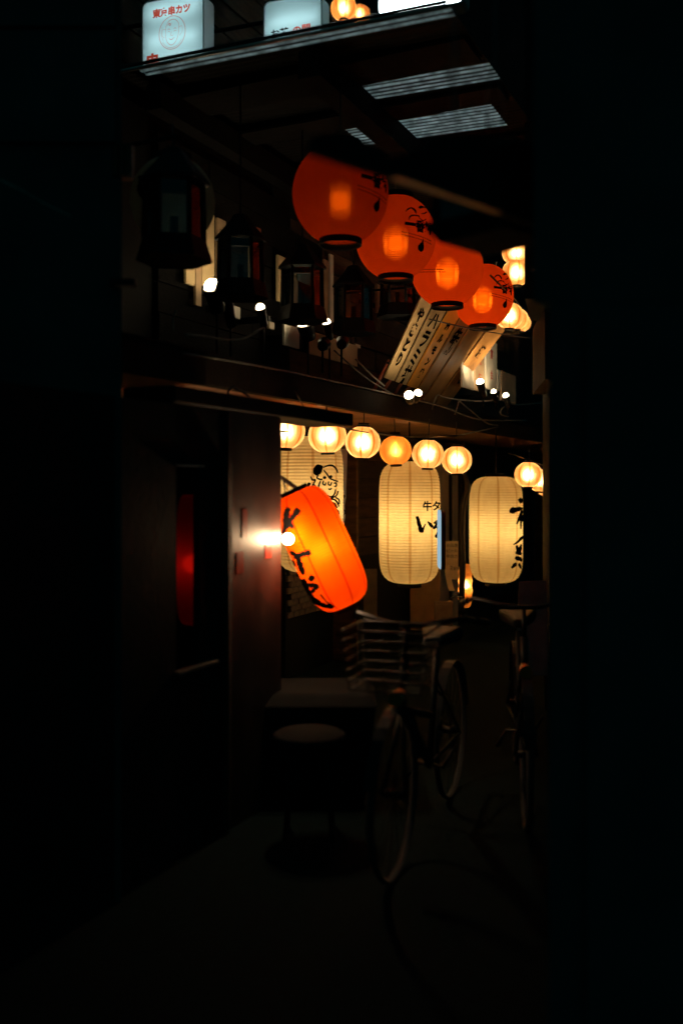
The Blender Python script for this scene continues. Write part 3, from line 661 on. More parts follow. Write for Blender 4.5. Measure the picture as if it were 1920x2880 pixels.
# ---- red round lanterns under the canopy
reds = [(957, 545, 5.15, .05, 'nearest and largest round red lantern, dimmest of its row'),
        (1112, 668, 6.15, 1.2, 'second round red lantern, overlapped by the nearest one and by a black hood'),
        (1257, 757, 6.85, 2.7, 'third round red lantern, just below the black sloping hood'),
        (1357, 832, 8.05, 3.4, 'farthest round red lantern, beside the chain of cream lanterns')]
zb = EYE+zR-.16
tb = MB().tube([(0, 0, -.04), (0, 0, .04)], .040, 16); RB = tb.mesh('bulb'); RB.materials.append(M['e_red_bulb'])
for i, (x, y, t, pw, lab) in enumerate(reds):
    c = P(x, y, t)
    o = lantern('red', c, lab, 0.01, (1,.66,.36), cord=0, group='round red lanterns in a row', bulb=False, light_r=.05)
    rb_ = RB.copy(); rb_.materials.clear(); rb_.materials.append(emit('tube_bulb', (1,.55,.14), (3.0, 5.5, 6.5, 6.5)[i])); mesh_obj('bulb', rb_, o).location = (-.02, 0, -.03)
    light('lantern_lamp', (-.02, 0, -.03), pw*.9, (1,.66,.36), .06, o)
    MB().tube([(0, 0, .04), (0, 0, .27)], .006, 6).build('lamp_stem', M['cable'], o, world=False)
    # cord to the rafter
    MB().tube([(0, 0, .245), (0, 0, zb-c.z)], .004, 6).build('cord', M['cable'], o, world=False)
    px_m = 5.15/FPX
    # printed marks, right part of the skin: bar, block characters, small lines, drop, tail swirls
    W = wrap('red', (0, -.2, -1.35, -.07)[i], off=.0022); k = px_m
    def blk(x0, x1, y0, y1): return [((x0+x1)/2*k, y0*k, abs(x1-x0)/2*k), ((x0+x1)/2*k, y1*k, abs(x1-x0)/2*k)]
    base = (60, -20)
    if i != 2:
        sh = stroke_shape([[(55*k, 12*k, 5.4*k), (87*k, 10*k, 5.4*k)]], 0)
        marks('printed_bar', sh, W, M['ink'], o, world=False, sub=.02)
        marks('printed_letters', text_shape('番搾', .080, .004), lambda x, y: W(min(.246, x*.56+.214), y+.010), M['ink'], o, world=False, sub=.015)
    marks("small_print", stroke_shape([[(-.085+.0125*q_, .009-.018*r_, .0024), (-.085+.0125*q_+.0095, .009-.018*r_, .0020)] for r_ in (0, 1) for q_ in range(14)], .5), lambda x, y: W(x*.9+.165, y-.052-x*.16), M['ink'], o, world=False, sub=.02)
    if i != 2:
        marks('printed_drop', stroke_shape([[(106*k,-30*k,.6*k),(104*k,-42*k,3*k),(101*k,-50*k,6.2*k),(98*k,-58*k,8*k),(97*k,-64*k,6.5*k),(97*k,-69*k,2*k)]]), W, M['ink'], o, world=False, sub=.015)
        marks('printed_swirl', stroke_shape([[(56*k,52*k,1.2*k),(62*k,62*k,2.6*k),(72*k,68*k,3*k),(82*k,60*k,3.4*k),(86*k,48*k,1*k)], [(66*k,24*k,1*k),(70*k,36*k,2.4*k),(80*k,42*k,2.6*k),(96*k,42*k,2.2*k)], [(92*k,72*k,3*k),(98*k,82*k,5*k),(106*k,86*k,3*k)],
            [(92*k,42*k,1*k),(100*k,32*k,1.4*k),(108*k,30*k,1.6*k),(114*k,38*k,1.2*k)], [(100*k,52*k,1.6*k),(108*k,58*k,2*k),(112*k,68*k,1.5*k)]]), W, M['ink'], o, world=False, sub=.015)

# ---- cream lanterns receding at the right
chain = [(1432, 888, 80), (1452, 897, 66), (1466, 908, 52), (1479, 921, 42), (1491, 930, 34), (1501, 937, 27), (1508, 942, 20)]
cw = []
for i, (x, y, wd) in enumerate(chain):
    t = .26*FPX/wd; c = P(x, y, t); cw.append(c+Vector((0, 0, .2)))
    lantern('small', c, ['nearest', 'second', 'third', 'fourth', 'fifth', 'sixth', 'farthest and tiniest'][i]+' cream lantern in the chain behind the farthest red one', 4.2, WARM, cord=.09, group='chain of cream lanterns far right', rot=.1*i, light_r=.02)
cw = [cw[0]+(cw[0]-cw[1])*1.5]+cw+[cw[-1]+(cw[-1]-cw[-2])*.6]
prop(MB().tube(cw, .006, 6).build('hanging_wire', M['cable']), 'wire from which the far chain of cream lanterns hangs', 'wire')
# dim extra lanterns
t_ = lantern('small', P(966, 22, 9.5), 'small orange lantern glowing between two white light boxes at the top', 3.2, (1,.6,.3), cord=.5, rot=.2, light_r=.02, group='orange lanterns above the canopy')
t_ = lantern('small', P(1012, 40, 12), 'dimmer orange lantern left of the brightest light box, partly hidden by the canopy', 1.2, (1,.5,.25), cord=.5, rot=.2, light_r=.02, group='orange lanterns above the canopy')
t_ = lantern('small_o', P(626, 548, 10), 'small dim orange lantern over the pointed black hood on the left', 1.1, (1,.55,.25), cord=.5, rot=.2, light_r=.02)
for i, (x, y, tt) in enumerate(((1452, 708, 8.4), (1452, 766, 8.4))):
    o = lantern('small', P(x, y, tt), ['upper', 'lower'][i]+' small cream lantern seen through the far black square lamp', 3.2, WARM, cord=.05, rot=.2*i, light_r=.02, group='cream lanterns behind the square lamp')
# deep red lantern inside the window opening
RDp = lantern('deep', ABZ(3.66, -2.46, -.35), 'dim deep red lantern behind the dark window opening on the left', 0, (1,.5,.3), bulb=False, cord=.36, rot=.1, light_r=.06)
light('lantern_lamp', (0, 0, -.02), .10, (1,.5,.3), .05, RDp)
# unlit round lantern on the left
PL = lantern('plain', P(486, 566, 4.95), 'unlit pale round lantern behind the nearest black hexagonal lamp', 0, WARM, cord=.2, bulb=False)
on_lantern(PL, 'plain', 486, 566, 4.95, [[(394,520,2),(404,535,6),(400,560,6),(412,590,4)], [(420,560,6),(440,600,6)]])

# ==================================================================  BLACK METAL LAMPS
def hex_lamp(loc, label, s=1.0, rz=0, group='black hexagonal lamps along the tavern', hang=.5):
    t = thing('hexagonal_lamp', loc, label, 'lamp', group, rz=rz)
    q = MB(); q.lathe([(.12*s, .10*s), (.14*s, .10*s), (.17*s, .0), (.14*s, .0)], 6, smooth=False, close=True); q.build('skirt', M['iron'], t, world=False)
    for k in range(6):
        a = PI/3*k; MB().tube([(.134*s*math.cos(a), .134*s*math.sin(a), .10*s), (.128*s*math.cos(a), .128*s*math.sin(a), .345*s)], .011*s, 5).build('post', M['iron'], t, world=False)
    for k in range(6):
        a, b = PI/3*k, PI/3*(k+1); r0, r1 = .130*s, .124*s
        MB().quad((r0*math.cos(a), r0*math.sin(a), .102*s), (r0*math.cos(b), r0*math.sin(b), .102*s), (r1*math.cos(b), r1*math.sin(b), .342*s), (r1*math.cos(a), r1*math.sin(a), .342*s)).build('pane', M['glass'], t, world=False)
    q = MB(); q.lathe([(.10*s, .34*s), (.158*s, .345*s), (.154*s, .362*s), (.06*s, .47*s), (.045*s, .50*s), (.0, .51*s)], 6, smooth=False); q.build('hood', M['iron'], t, world=False)
    MB().tube([(0, 0, .50*s), (0, 0, .50*s+hang)], .006, 6).build('hanging_rod', M['iron'], t, world=False)
    MB().tube([(0, 0, .0), (0, 0, .2*s)], .02*s, 8).build('socket', M['iron'], t, world=False)
    return t
hx = [(490, 735, 4.45, 1.0, 'nearest black hexagonal lamp, large on the left in front of an unlit round lantern'),
      (676, 838, 5.3, .88, 'second black hexagonal lamp, above the pair of bright floodlights'),
      (850, 905, 6.05, .93, 'third black hexagonal lamp, below left of the nearest red lantern'),
      (994, 938, 6.9, .93, 'fourth black hexagonal lamp, directly under the nearest red lantern'),
      (1118, 892, 7.6, .95, 'fifth black hexagonal lamp, right under the second red lantern')]
for x, y, t, s, lab in hx:
    c = P(x, y, t); near_ = x < 500
    o = hex_lamp(c, lab, s*1.06, rz=math.atan2(-c.y, -c.x)+PI/6, hang=.06 if near_ else EYE+zR-.02-c.z-.53*s)
    if near_:
        p = c+Vector((0, 0, .53*s+.06)); MB().tube([p+B*.03, p-B*(p.dot(B)-bU+.03)], .012, 8).build('wall_arm', M['iron'], o)
def square_lamp(loc, label, wd, rz, hang):
    t = thing('square_lamp', loc, label, 'lamp', 'black square lamps near the right wall', rz=rz); h = wd/2
    q = MB(); e = h*.80; i = h*.62
    q.hexa([Vector(p) for p in ((-i*.9,-i*.9,-.02),(i*.9,-i*.9,-.02),(i*.9,i*.9,-.02),(-i*.9,i*.9,-.02),(-e*.92,-e*.92,.035),(e*.92,-e*.92,.035),(e*.92,e*.92,.035),(-e*.92,e*.92,.035))]); q.build('tray', M['matte'], t, world=False, bevel=.003)
    for sx in (-1, 1):
        for sy in (-1, 1): MB().box(sx*i*.95-.008, sx*i*.95+.008, sy*i*.95-.008, sy*i*.95+.008, .034, .17).build('post', M['matte'], t, world=False)
    for k in range(4):
        r = Matrix.Rotation(PI/2*k, 4, 'Z'); g_ = i*.94
        o = MB().quad((-g_, -g_, .036), (g_, -g_, .036), (g_, -g_, .168), (-g_, -g_, .168)).build('pane', M['darkpane'], t, world=False); o.rotation_euler = (0, 0, PI/2*k)
    q = MB(); q.hexa([Vector(p) for p in ((-h,-h,.17),(h,-h,.17),(h,h,.17),(-h,h,.17),(-h,-h,.188),(h,-h,.188),(h,h,.188),(-h,h,.188))]); q.build('eave', M['eave'], t, world=False, bevel=.003)
    q = MB(); c = h*.34; q.hexa([Vector(p) for p in ((-h*.96,-h*.96,.188),(h*.96,-h*.96,.188),(h*.96,h*.96,.188),(-h*.96,h*.96,.188),(-c,-c,.235),(c,-c,.235),(c,c,.235),(-c,c,.235))]); q.build('hood', M['matte'], t, world=False)
    q = MB(); q.box(-c*1.1, c*1.1, -c*1.1, c*1.1, .235, .255); q.build('cap', M['matte'], t, world=False)
    for dx in (-.035, .035):
        MB().tube([(dx, 0, .25), (dx*1.2, 0, .40), (dx*.3, 0, .50), (-dx*.1, 0, .55), (dx*.2, 0, max(.6, hang))], .0028, 5).build('hanging_wire', M['cable'], t, world=False)
    return t
M['eave'] = mat('eave_metal', (.03,.022,.018), .7, spec=.1, metal=.1, noise=.4, nscale=12)
# the far edge of its eave: left corner (1110,500) at 2.8 m, running away to the right
p0 = P(1110, 500, 2.8); d45 = Vector((math.sin(math.radians(45)), math.cos(math.radians(45)), 0)); n45 = Vector((d45.y, -d45.x, 0))
wdl = .42; cR = p0+d45*wdl/2+n45*wdl/2
cR.z = p0.z-.172
R1 = square_lamp(cR, 'large black square lamp under the canopy, its eave lit orange by the red lanterns', wdl, PI/4, EYE+zR-cR.z-.02)
cR2 = cR+A*1.25+B*.06+Vector((0,0,-.02))
R2 = square_lamp(cR2, 'farther black square lamp by the right wall with small lanterns showing through', wdl*.9, PI/4, EYE+zR-cR2.z-.02)

# dark shaped board hung on wires under the canopy, crossing in front of the red lanterns
q0 = P(880, 425, 2.0)
def hb(px, py):       # point of the board's plane (heading 45 degrees through q0) seen at a pixel
    u = (px-960)/FPX; t = (q0.x-q0.y)/(u-1); return P(px, py, t)
hbo = thing('hanging_board', q0, 'long dark board hung on wires under the canopy, its lower edge lit orange', 'board')
out = [(880,427),(1110,500),(1400,597),(1560,648),(1560,420),(1420,424),(1352,380),(1222,378),(1188,414),(1100,442),(1030,400),(960,372),(890,378)]
q = MB(); dn = Vector((-.7071, .7071, 0))*.022
f_ = [q.bm.verts.new(hb(x, y)) for x, y in out]; g_ = [q.bm.verts.new(hb(x, y)+dn) for x, y in out]
q.bm.faces.new(f_); q.bm.faces.new(g_[::-1])
for i in range(len(out)): j = (i+1) % len(out); q.bm.faces.new((f_[i], g_[i], g_[j], f_[j]))
q.build('panel', M['matte'], hbo)
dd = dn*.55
MB().hexa([hb(1106,499)-dd, hb(1404,599)-dd, hb(1404,599)+dd, hb(1106,499)+dd, hb(1106,497)-dd, hb(1404,597)-dd, hb(1404,597)+dd, hb(1106,497)+dd]).build('lit_edge_strip', M['edgelit'], hbo)  # added strip, its brown stands in for orange light on the edge
for dx in (-1, 1):
    q = MB(); q.tube([hb(1285+dx*18, 382)+dn*.5, hb(1285+dx*14, 350)+dn*.5, hb(1285+dx*2, 318)+dn*.5, hb(1285-dx*6, 300)+dn*.5, Vector((hb(1285,300).x, hb(1285,300).y+.02*dx, EYE+zR-.01))], .0022, 5); q.build('hanging_wire', M['cable'], hbo)

# ==================================================================  SPOT LAMPS ON THE LEDGE
def spot(px, py, t, wd, label, power=3, aim=None, length=.11, drop=True, lens=True, es=1.0, glow=None):
    c = P(px, py, t); r = wd/2*t/FPX*1.18  # radius enlarged to stand in for glare around the lens
    n = ((Vector((0,0,EYE))-c).normalized()*.55+Vector((0,0,.80))-B*.20).normalized() if aim is None else Vector(aim).normalized()
    s = thing('spot_lamp', c, label, 'spot lamp', 'small spot lamps lighting the boards')
    b0 = c-n*.012
    MB().tube([b0-n*length, b0-n*length*.5, b0, b0+n*.012], r*.78, 14, r1=r*1.12).build('housing', M['plastic'], s)
    if lens:
        q = MB(); q.ball(c+n*.001, r*.92, 14); q.build('lens', M['e_lens'], s)
        sl = bpy.data.lights.new('spot_glow', 'SPOT'); sl.energy = power*.8*es; sl.color = (1,.74,.42); sl.shadow_soft_size = .015; sl.spot_size = math.radians(120); sl.spot_blend = .8
        so = bpy.data.objects.new('spot_glow', sl); COL.objects.link(so); so.parent = s; so.location = n*.04
        so.rotation_euler = (glow if glow is not None else Vector((0,0,1))-B*.55).to_track_quat('-Z', 'Y').to_euler()
    # bracket down to the ledge or back to the wall
    e = b0-n*length*.8
    bb_ = e.dot(B); zl = EYE+zF1+.016
    if drop and e.z > zl: MB().tube([e, Vector((e.x, e.y, (e.z+zl)/2)), Vector((e.x, e.y, zl-.003))], .008, 6).build('stem', M['plastic'], s)
    return s
spot(598, 808, 5.55, 46, 'brightest near spot lamp, facing up below the tall lit board on the left', 24, length=.14)
spot(638, 846, 5.75, 30, 'spot lamp just right of the brightest one, showing only a bright crescent', 3, aim=(-.2,.3,.9), length=.16)
spot(732, 866, 6.0, 24, 'small spot lamp between the second and third hexagonal lamps', 3)
spot(858, 908, 6.55, 44, 'added spot lamp standing in for a lit box top under the third hexagonal lamp', 26)  # added lamp in place of the lit top of a pale box
spot(918, 907, 6.4, 22, 'spot lamp between the third and fourth hexagonal lamps', 4)
spot(1150, 1112, 7.1, 25, 'glaring spot lamp on the eave below the slanted menu boards', 13, aim=(-.2,-.75,.55), length=.06, glow=Vector((0,0,1))+A*.7-B*.1)
spot(1175, 1106, 7.3, 21, 'spot lamp touching the glaring one on its right', 16, glow=Vector((0,0,1))+A*.9, aim=(.2,-.6,.6), length=.07)
spot(1350, 1075, 8.6, 20, 'spot lamp in front of the far cream boards, highest of its three', 26, glow=Vector((0,0,.8))+A-B*.1, length=.14)
spot(1388, 1102, 8.8, 14, 'spot lamp at the foot of the tall far cream board', 22, glow=Vector((0,0,.8))+A)
spot(1422, 1113, 9.3, 16, 'rightmost spot lamp, beyond the far cream boards', 6)
spot(912, 966, 6.0, 30, 'unlit black spot lamp seen from behind, left one of a pair', 0, aim=(.15,.9,.35), lens=False, length=.07)
spot(963, 962, 6.2, 29, 'unlit black spot lamp seen from behind, right one of a pair', 0, aim=(.1,.9,.35), lens=False, length=.07)

# ==================================================================  BOARDS ON THE UPPER WALL
def board(px0, px1, py0, py1, m, label, b=bU+.06, shape=None, text=None, tm='ink', name='signboard', tilt=0, th=.02, tsize=.05):
    t_m = t_of((px0+px1)/2, b); a0, a1_ = a_of(px0, b), a_of(px1, b); pm_ = (px0+px1)/2
    z1, z0 = z_of(pm_, py0, b), z_of(pm_, py1, b)
    s = thing(name, ABZ((a0+a1_)/2, b, z0), label, 'signboard')
    MB().abox(a0, a1_, b-th, b, z0, z1).build('board', M[m], s, bevel=.003)
    MB().abox((a0+a1_)/2-.015, (a0+a1_)/2+.015, bU-.01, b-th, z0+.05, z0+.09).build('fixing', M['iron'], s)
    if text:
        n = len(text); H = z1-z0; W_ = a1_-a0
        for i, ch in enumerate(text):
            sz = min(H/(n+.4), W_*.85) if not tsize else tsize
            zc = z1-H*(i+.7)/(n+.4)
            marks('lettering', text_shape(ch, sz, .0015), lambda x, y: ABZ((a0+a1_)/2+x, b+.0025, zc+y), M[tm], s)
    return s
board(524, 549, 700, 800, 'cream', 'short cream board showing under the skirt of the nearest hexagonal lamp')
board(551, 567, 690, 860, 'tan', 'narrow brown board between two cream boards on the left')
board(569, 603, 596, 806, 'cream', 'tall cream board lit from below by the brightest spot lamp')
board(612, 636, 616, 830, 'tan', 'tall dull tan board with faint black lettering left of the second hexagonal lamp', text='酒処い', tsize=.06)
board(638, 676, 858, 893, 'white', 'small pale board right of the pair of bright spot lamps', b=bU+.2)
board(757, 772, 905, 925, 'cream', 'tiny cream tag low between the second and third hexagonal lamps', b=bU+.25, name='tag')
board(1000, 1014, 968, 978, 'white', 'tiny white tag on the planks right of the unlit spot lamps', b=bU+.03, name='tag')
board(704, 712, 690, 800, 'tan', 'thin dim board right of the second hexagonal lamp')
board(722, 734, 640, 790, 'redslat', 'thin reddish board near the second hexagonal lamp')
board(782, 813, 722, 850, 'cream', 'cream board with black lettering behind the left panes of the third hexagonal lamp', text='串焼', tsize=.07)
board(824, 838, 742, 870, 'tan', 'narrow tan board behind the third hexagonal lamp')
board(842, 900, 728, 762, 'cream', 'wide cream board behind the upper panes of the third hexagonal lamp', b=bU+.10)
board(842, 898, 764, 800, 'teal', 'dull teal board behind the third hexagonal lamp', b=bU+.10)
board(912, 923, 730, 900, 'tan', 'thin tan board right of the third hexagonal lamp')
board(929, 938, 715, 905, 'white', 'thin pale board between the third and fourth hexagonal lamps')
board(962, 1018, 790, 812, 'amber', 'low amber board seen through the top panes of the fourth hexagonal lamp', b=bU+.10)
board(1022, 1034, 780, 870, 'tan', 'tan strip by the right posts of the fourth hexagonal lamp')
board(1060, 1072, 800, 880, 'tan', 'narrow board left inside the fifth hexagonal lamp')
board(800, 842, 916, 975, 'white', 'low pale board under the third hexagonal lamp', b=bU+.2)
board(870, 1005, 950, 1012, 'tan', 'long pale brown board on the wall behind the pair of unlit spot lamps', b=bU+.04)
board(1300, 1333, 1000, 1092, 'white', 'first far cream board right of the slanted menu boards', b=-2.68)
board(1336, 1361, 980, 1100, 'tan', 'far brown board between two cream boards, patterned red and black', b=-2.68, text='元気', tm='redink', tsize=.10)
board(1366, 1397, 958, 1096, 'white', 'tallest far white board with faint red scribbles', b=-2.68, text='宴会', tm='redink', tsize=.10)
board(1399, 1407, 1040, 1098, 'white', 'thin bright strip along the right edge of the tallest far white board', b=-2.68)
board(1410, 1450, 1050, 1130, 'tan', 'dull board behind the rightmost spot lamp', b=-2.68)

# ==================================================================  SLANTED MENU BOARDS
BL, BR = fb(1078, 1062, -2.9), fb(1270, 1128, -2.9)
names = [('mcream', 'leftmost slanted menu board with small black brush letters', ['や','き','と','り']),
         ('mcream', 'second slanted menu board from the left, with the largest black brush letters', ['ハ','ラ','ミ','丼']),
         ('amber', 'amber slanted menu board with a column of thin black letters', ['ホ','ル','モ','ン','焼']),
         ('golden', 'tan slanted menu board with heavy black brush letters near its top', ['牛','筋']),
         ('golden', 'plain tan slanted menu board right of the lettered ones', []),
         ('golden', 'rightmost slanted menu board with one faint mark', ['酒'])]
edges = [0, .145, .30, .455, .60, .79, 1.0]
def menu_pt(u, v, w=0):
    """u along the row, v up the board (metres), w off its face"""
    p = BL.lerp(BR, u); db = .31+.20*u; q = p+B*(db*v/.62)+Vector((0, 0, v)); return q+(-A*.0+B*.5-Vector((0,0,.45))).normalized()*w*1.0 + (-A*.6*w)
for i, (mt, lab, txt) in enumerate(names):
    u0, u1 = edges[i]+.012, edges[i+1]-.012; vt = .66; v0 = (0, .0, -.0, -.01, -.06, -.09)[i]
    s = thing('menu_board', menu_pt((u0+u1)/2, v0), lab, 'menu board', 'slanted menu boards over the eave')
    q = MB(); w_ = -.018
    q.hexa([menu_pt(u0, v0, w_), menu_pt(u1, v0, w_), menu_pt(u1, v0), menu_pt(u0, v0), menu_pt(u0, vt, w_), menu_pt(u1, vt, w_), menu_pt(u1, vt), menu_pt(u0, vt)])
    q.build('board', M[mt], s, bevel=.004)
    n = len(txt)
    for j, ch in enumerate(txt):
        vv = [.50, .50, .50, .46, 0, .42][i]-j*([.115, .145, .095, .085, 0, 0][i]); sz = [.11, .15, .072, .14, 0, .10][i]
        L_ = (BR-BL).length
        marks('lettering', text_shape(ch, sz, .0055), lambda x, y: menu_pt((u0+u1)/2+x/L_, vv+y, .004), M['ink'], s)
# clamping rail + reddish slats below
rl = MB(); rl.tube([menu_pt(0, .70, -.03), menu_pt(1, .70, -.03)], .012, 8); rl.tube([menu_pt(0, .1, -.03), menu_pt(1, .1, -.03)], .010, 8)
mr_ = thing('board_rack', menu_pt(.5, 0, -.03), 'thin rack of rails and reddish slats carrying the slanted menu boards', 'rack')
rl.build('rail', M['iron'], mr_)
for k in range(8):
    u = .02+k*.135; q = MB(); a_, b__ = menu_pt(u, .12, -.045), menu_pt(u, -.22-.04*(k % 2), -.045)
    if b__.z < EYE+zF1+.02: b__.z = EYE+zF1+.014
    q.tube([a_, b__], .014, 6); q.build('slat', M['redslat'], mr_)
MB().tube([menu_pt(0, .69, -.035), menu_pt(0, .69, -.035)-B*(menu_pt(0, .69, -.035).dot(B)-bU)], .01, 6).build('stay', M['iron'], mr_)
MB().tube([menu_pt(1, .69, -.035), menu_pt(1, .69, -.035)-B*(menu_pt(1, .69, -.035).dot(B)-bU)], .01, 6).build('stay', M['iron'], mr_)

# ==================================================================  CABLES
def cable(pts, r, m, label, name='cable'):
    P3 = [P(*p) for p in pts]; out = []
    for i in range(len(P3)-1):
        p0, p1, p2, p3 = P3[max(i-1,0)], P3[i], P3[i+1], P3[min(i+2, len(P3)-1)]
        for q in range(5):
            u = q/5; out.append(.5*((2*p1)+(-p0+p2)*u+(2*p0-5*p1+4*p2-p3)*u*u+(-p0+3*p1-3*p2+p3)*u**3))
    out.append(P3[-1]); q = MB().tube(out, r, 6)
    return prop(q.build(name, M[m]), label, 'cable')
fa = lambda px, py, db=.02: (px, py, t_of(px, bF+db))
cable([fa(1215,1150), fa(1228,1112), fa(1250,1118), fa(1300,1125), fa(1360,1128), fa(1410,1125), fa(1450,1138), fa(1520,1133)], .007, 'rope', 'pale cable snaking to the right over the eave below the far boards')
cable([fa(1290,1124), fa(1285,1145), fa(1278,1165)], .006, 'rope', 'short pale cable end hanging from the knot on the eave')
cable([fa(1292,1128), fa(1330,1160), fa(1370,1190), fa(1400,1196)], .006, 'rope', 'pale cable sloping down right from the knot on the eave')
cable([fa(1425,1060), fa(1445,1085), fa(1450,1110), fa(1440,1130), fa(1412,1148), fa(1408,1165), fa(1430,1172)], .005, 'rope', 'looped thin cable beside the rightmost spot lamp')
cable([fa(515,994,.03), fa(700,1024,.03), fa(900,1064,.03), fa(1100,1108,.03), fa(1250,1146,.03), fa(1350,1180,.03), fa(1480,1182,.03)], .0055, 'rope', 'long pale cable running along the top edge of the eave')
cable([fa(520,940), fa(580,946), fa(640,955), fa(690,950), fa(740,920)], .006, 'rope', 'faint cable sagging under the near spot lamps')
cable([fa(940,985), fa(990,1030), fa(1040,1070), fa(1090,1100), fa(1110,1112)], .006, 'cable', 'dark cable sloping down past the unlit spot lamps')
cable([fa(1000,1010), fa(1040,1050), fa(1080,1085)], .006, 'rope', 'thin pale cable hanging on the planks left of the slanted boards')
cable([(830,1100,5.3), (880,1176,5.9), (960,1200,6.3), (1020,1214,6.7), (1120,1226,7.4), (1210,1228,7.6), (1300,1222,7.5), (1400,1200,t_of(1400,bF))], .005, 'cable', 'black wire crossing in front of the small round lanterns')
cable([(1180,890,7.9), (1240,905,7.6), (1330,925,7.9), (1420,940,8.6), (1490,950,9.4)], .006, 'cable', 'thin dark wire behind the bottoms of the red lanterns')
cable([(0,505,3.4), (60,535,3.4), (130,575,3.45), (200,608,3.5)], .004, 'rope', 'faint twisted cable high on the near left wall')
cable([(495,872,4.9), (486,900,4.9), (488,930,4.9)], .004, 'rope', 'thin pale cord hanging left under the nearest hexagonal lamp')
cable([(652,1122,4.9), (640,1105,4.9), (660,1090,4.95), (700,1115,5.0)], .006, 'cable', 'tangled black wire between the gutter and the eave')

# dark hose bundle on the timber post
cable([(1300,1330,8.95), (1315,1370,8.9), (1302,1420,8.9), (1298,1500,8.9), (1300,1600,8.9), (1296,1720,8.9)], .03, 'cable', 'thick black hose bundle on the timber post between the two lettered tall lanterns', name='hose')

# ==================================================================  SLIM BLUE-WHITE SIGN SEEN EDGE ON
cN = P(1238, 1516, 7.35); ray = Vector((cN.x, cN.y, 0)).normalized()
ang = math.atan2(ray.y, ray.x)
ns = thing('edge_sign', cN, 'slim rounded light box seen edge-on, cold white face with dark red rim', 'sign', rz=ang+math.radians(5.0))
pts = rounded(.30, .46, .05, 6)
def nplate(name, y0, y1, m, sc=1):
    b = MB(); f = [b.bm.verts.new((x*sc, y0, z*sc)) for x, z in pts]; k = [b.bm.verts.new((x*sc, y1, z*sc)) for x, z in pts]
    b.bm.faces.new(f); b.bm.faces.new(k[::-1])
    for i in range(len(pts)): b.bm.faces.new((f[i], k[i], k[(i+1)%len(pts)], f[(i+1)%len(pts)]))
    return b.build(name, m, ns, world=False)
M['rimred'] = mat('dark_red_rim', (.10,.02,.018), .3, coat=.4)
nplate('body', -.026, .006, M['rimred']); nplate('lit_face', .007, .012, M['e_neon'], .985)
MB().tube([(.15, -.01, .1), (.60, -.01, .12)], .012, 8).build('bracket', M['iron'], ns, world=False)

# ==================================================================  NOTICES, BOXES AND SMALL LIT THINGS ON THE GROUND FLOOR WALL
def notice(px0, px1, py0, py1, t, m, label, curl=.0, name='paper_notice', cat='notice', th=.003, skew=0, txt=None):
    s = thing(name, P((px0+px1)/2, py1, t), label, cat); q = MB(); n = 6
    for i in range(n):
        v0, v1 = i/n, (i+1)/n
        def pt(u, v, d): return P(px0+(px1-px0)*u+skew*v*v, py0+(py1-py0)*v, t-curl*v*v-d)
        q.hexa([pt(0,v1,0), pt(1,v1,0), pt(1,v1,th), pt(0,v1,th), pt(0,v0,0), pt(1,v0,0), pt(1,v0,th), pt(0,v0,th)])
    q.build('sheet', M[m], s)
    if txt:
        k = t/FPX
        for i, l in enumerate(txt): marks('lettering', text_shape(l, (px1-px0)*.32*k, 0), lambda x, y: P((px0+px1)/2+x/k, py0+(py1-py0)*(.18+.22*i)-y/k, t-th-.003), M['ink'], s)
    return s
wt = lambda px: t_of(px, bG+.06)
tn = t_of(1270, bG+.47)
notice(1253, 1288, 1522, 1592, tn, 'paperw', 'pale menu sheet pinned on the post below the edge-on sign', txt=['お品書', 'ビール', '串焼き'])
notice(1264, 1292, 1594, 1630, tn-.01, 'paperw', 'small square paper under the pale menu sheet', txt=['営業中'])
notice(1250, 1266, 1590, 1662, tn-.02, 'paperw', 'long curling paper strip hanging beside the small square paper', curl=.08, skew=12)
notice(1022, 1060, 1600, 1745, wt(1040)-.02, 'greybox', 'tall dim poster with vertical text on the planks under the lettered lantern', th=.01, name='poster', cat='poster')
bx = MB(); t0 = t_of(1248, bG+.60); bx.hexa([P(1220,1762,t0), P(1274,1762,t0), P(1274,1762,t0+.2), P(1220,1762,t0+.2), P(1220,1690,t0), P(1274,1690,t0), P(1274,1690,t0+.2), P(1220,1690,t0+.2)])
mb_ = thing('meter_box', P(1248, 1762, t0), 'grey-brown meter box low on the wall under the hanging papers', 'box'); bx.build('case', M['greybox'], mb_, bevel=.008)
MB().box(*(lambda a, b, c: (a.x, b.x, a.y-.01, a.y-.002, b.z, a.z))(P(1226,1700,t0), P(1268,1750,t0), 0)).build('cover', M['greybox'], mb_)
tp = thing('tap', P(1290, 1680, 8.3), 'small brass tap above the meter box', 'tap')
q = MB(); q.tube([P(1268,1682,8.5), P(1282,1678,8.3), P(1300,1680,8.3)], .008, 8); q.tube([P(1284,1678,8.3), P(1284,1668,8.3)], .005, 6); q.build('pipe', M['steel'], tp)
MB().tube([P(1276,1667,8.3), P(1292,1669,8.3)], .006, 6).build('handle', M['steel'], tp)
# stack of glowing small lanterns in the gap
lantern_meshes('mini', .075, .44, 7, 5, 6, .012, .03, 0, 0, .01, M['p_small'], None)
lantern('mini', P(1308, 1647, 9.4), 'thin amber paper lamp glimpsed in the gap left of the far tall lantern', 2.4, (1,.6,.25), cord=.1, light_r=.03)
# amber inclined lit flag
MB().hexa([P(1362,1715,10.5), P(1371,1715,10.5), P(1371,1715,10.53), P(1362,1715,10.53), P(1371,1688,10.5), P(1377,1684,10.5), P(1377,1684,10.53), P(1371,1688,10.53)]).bm.free()

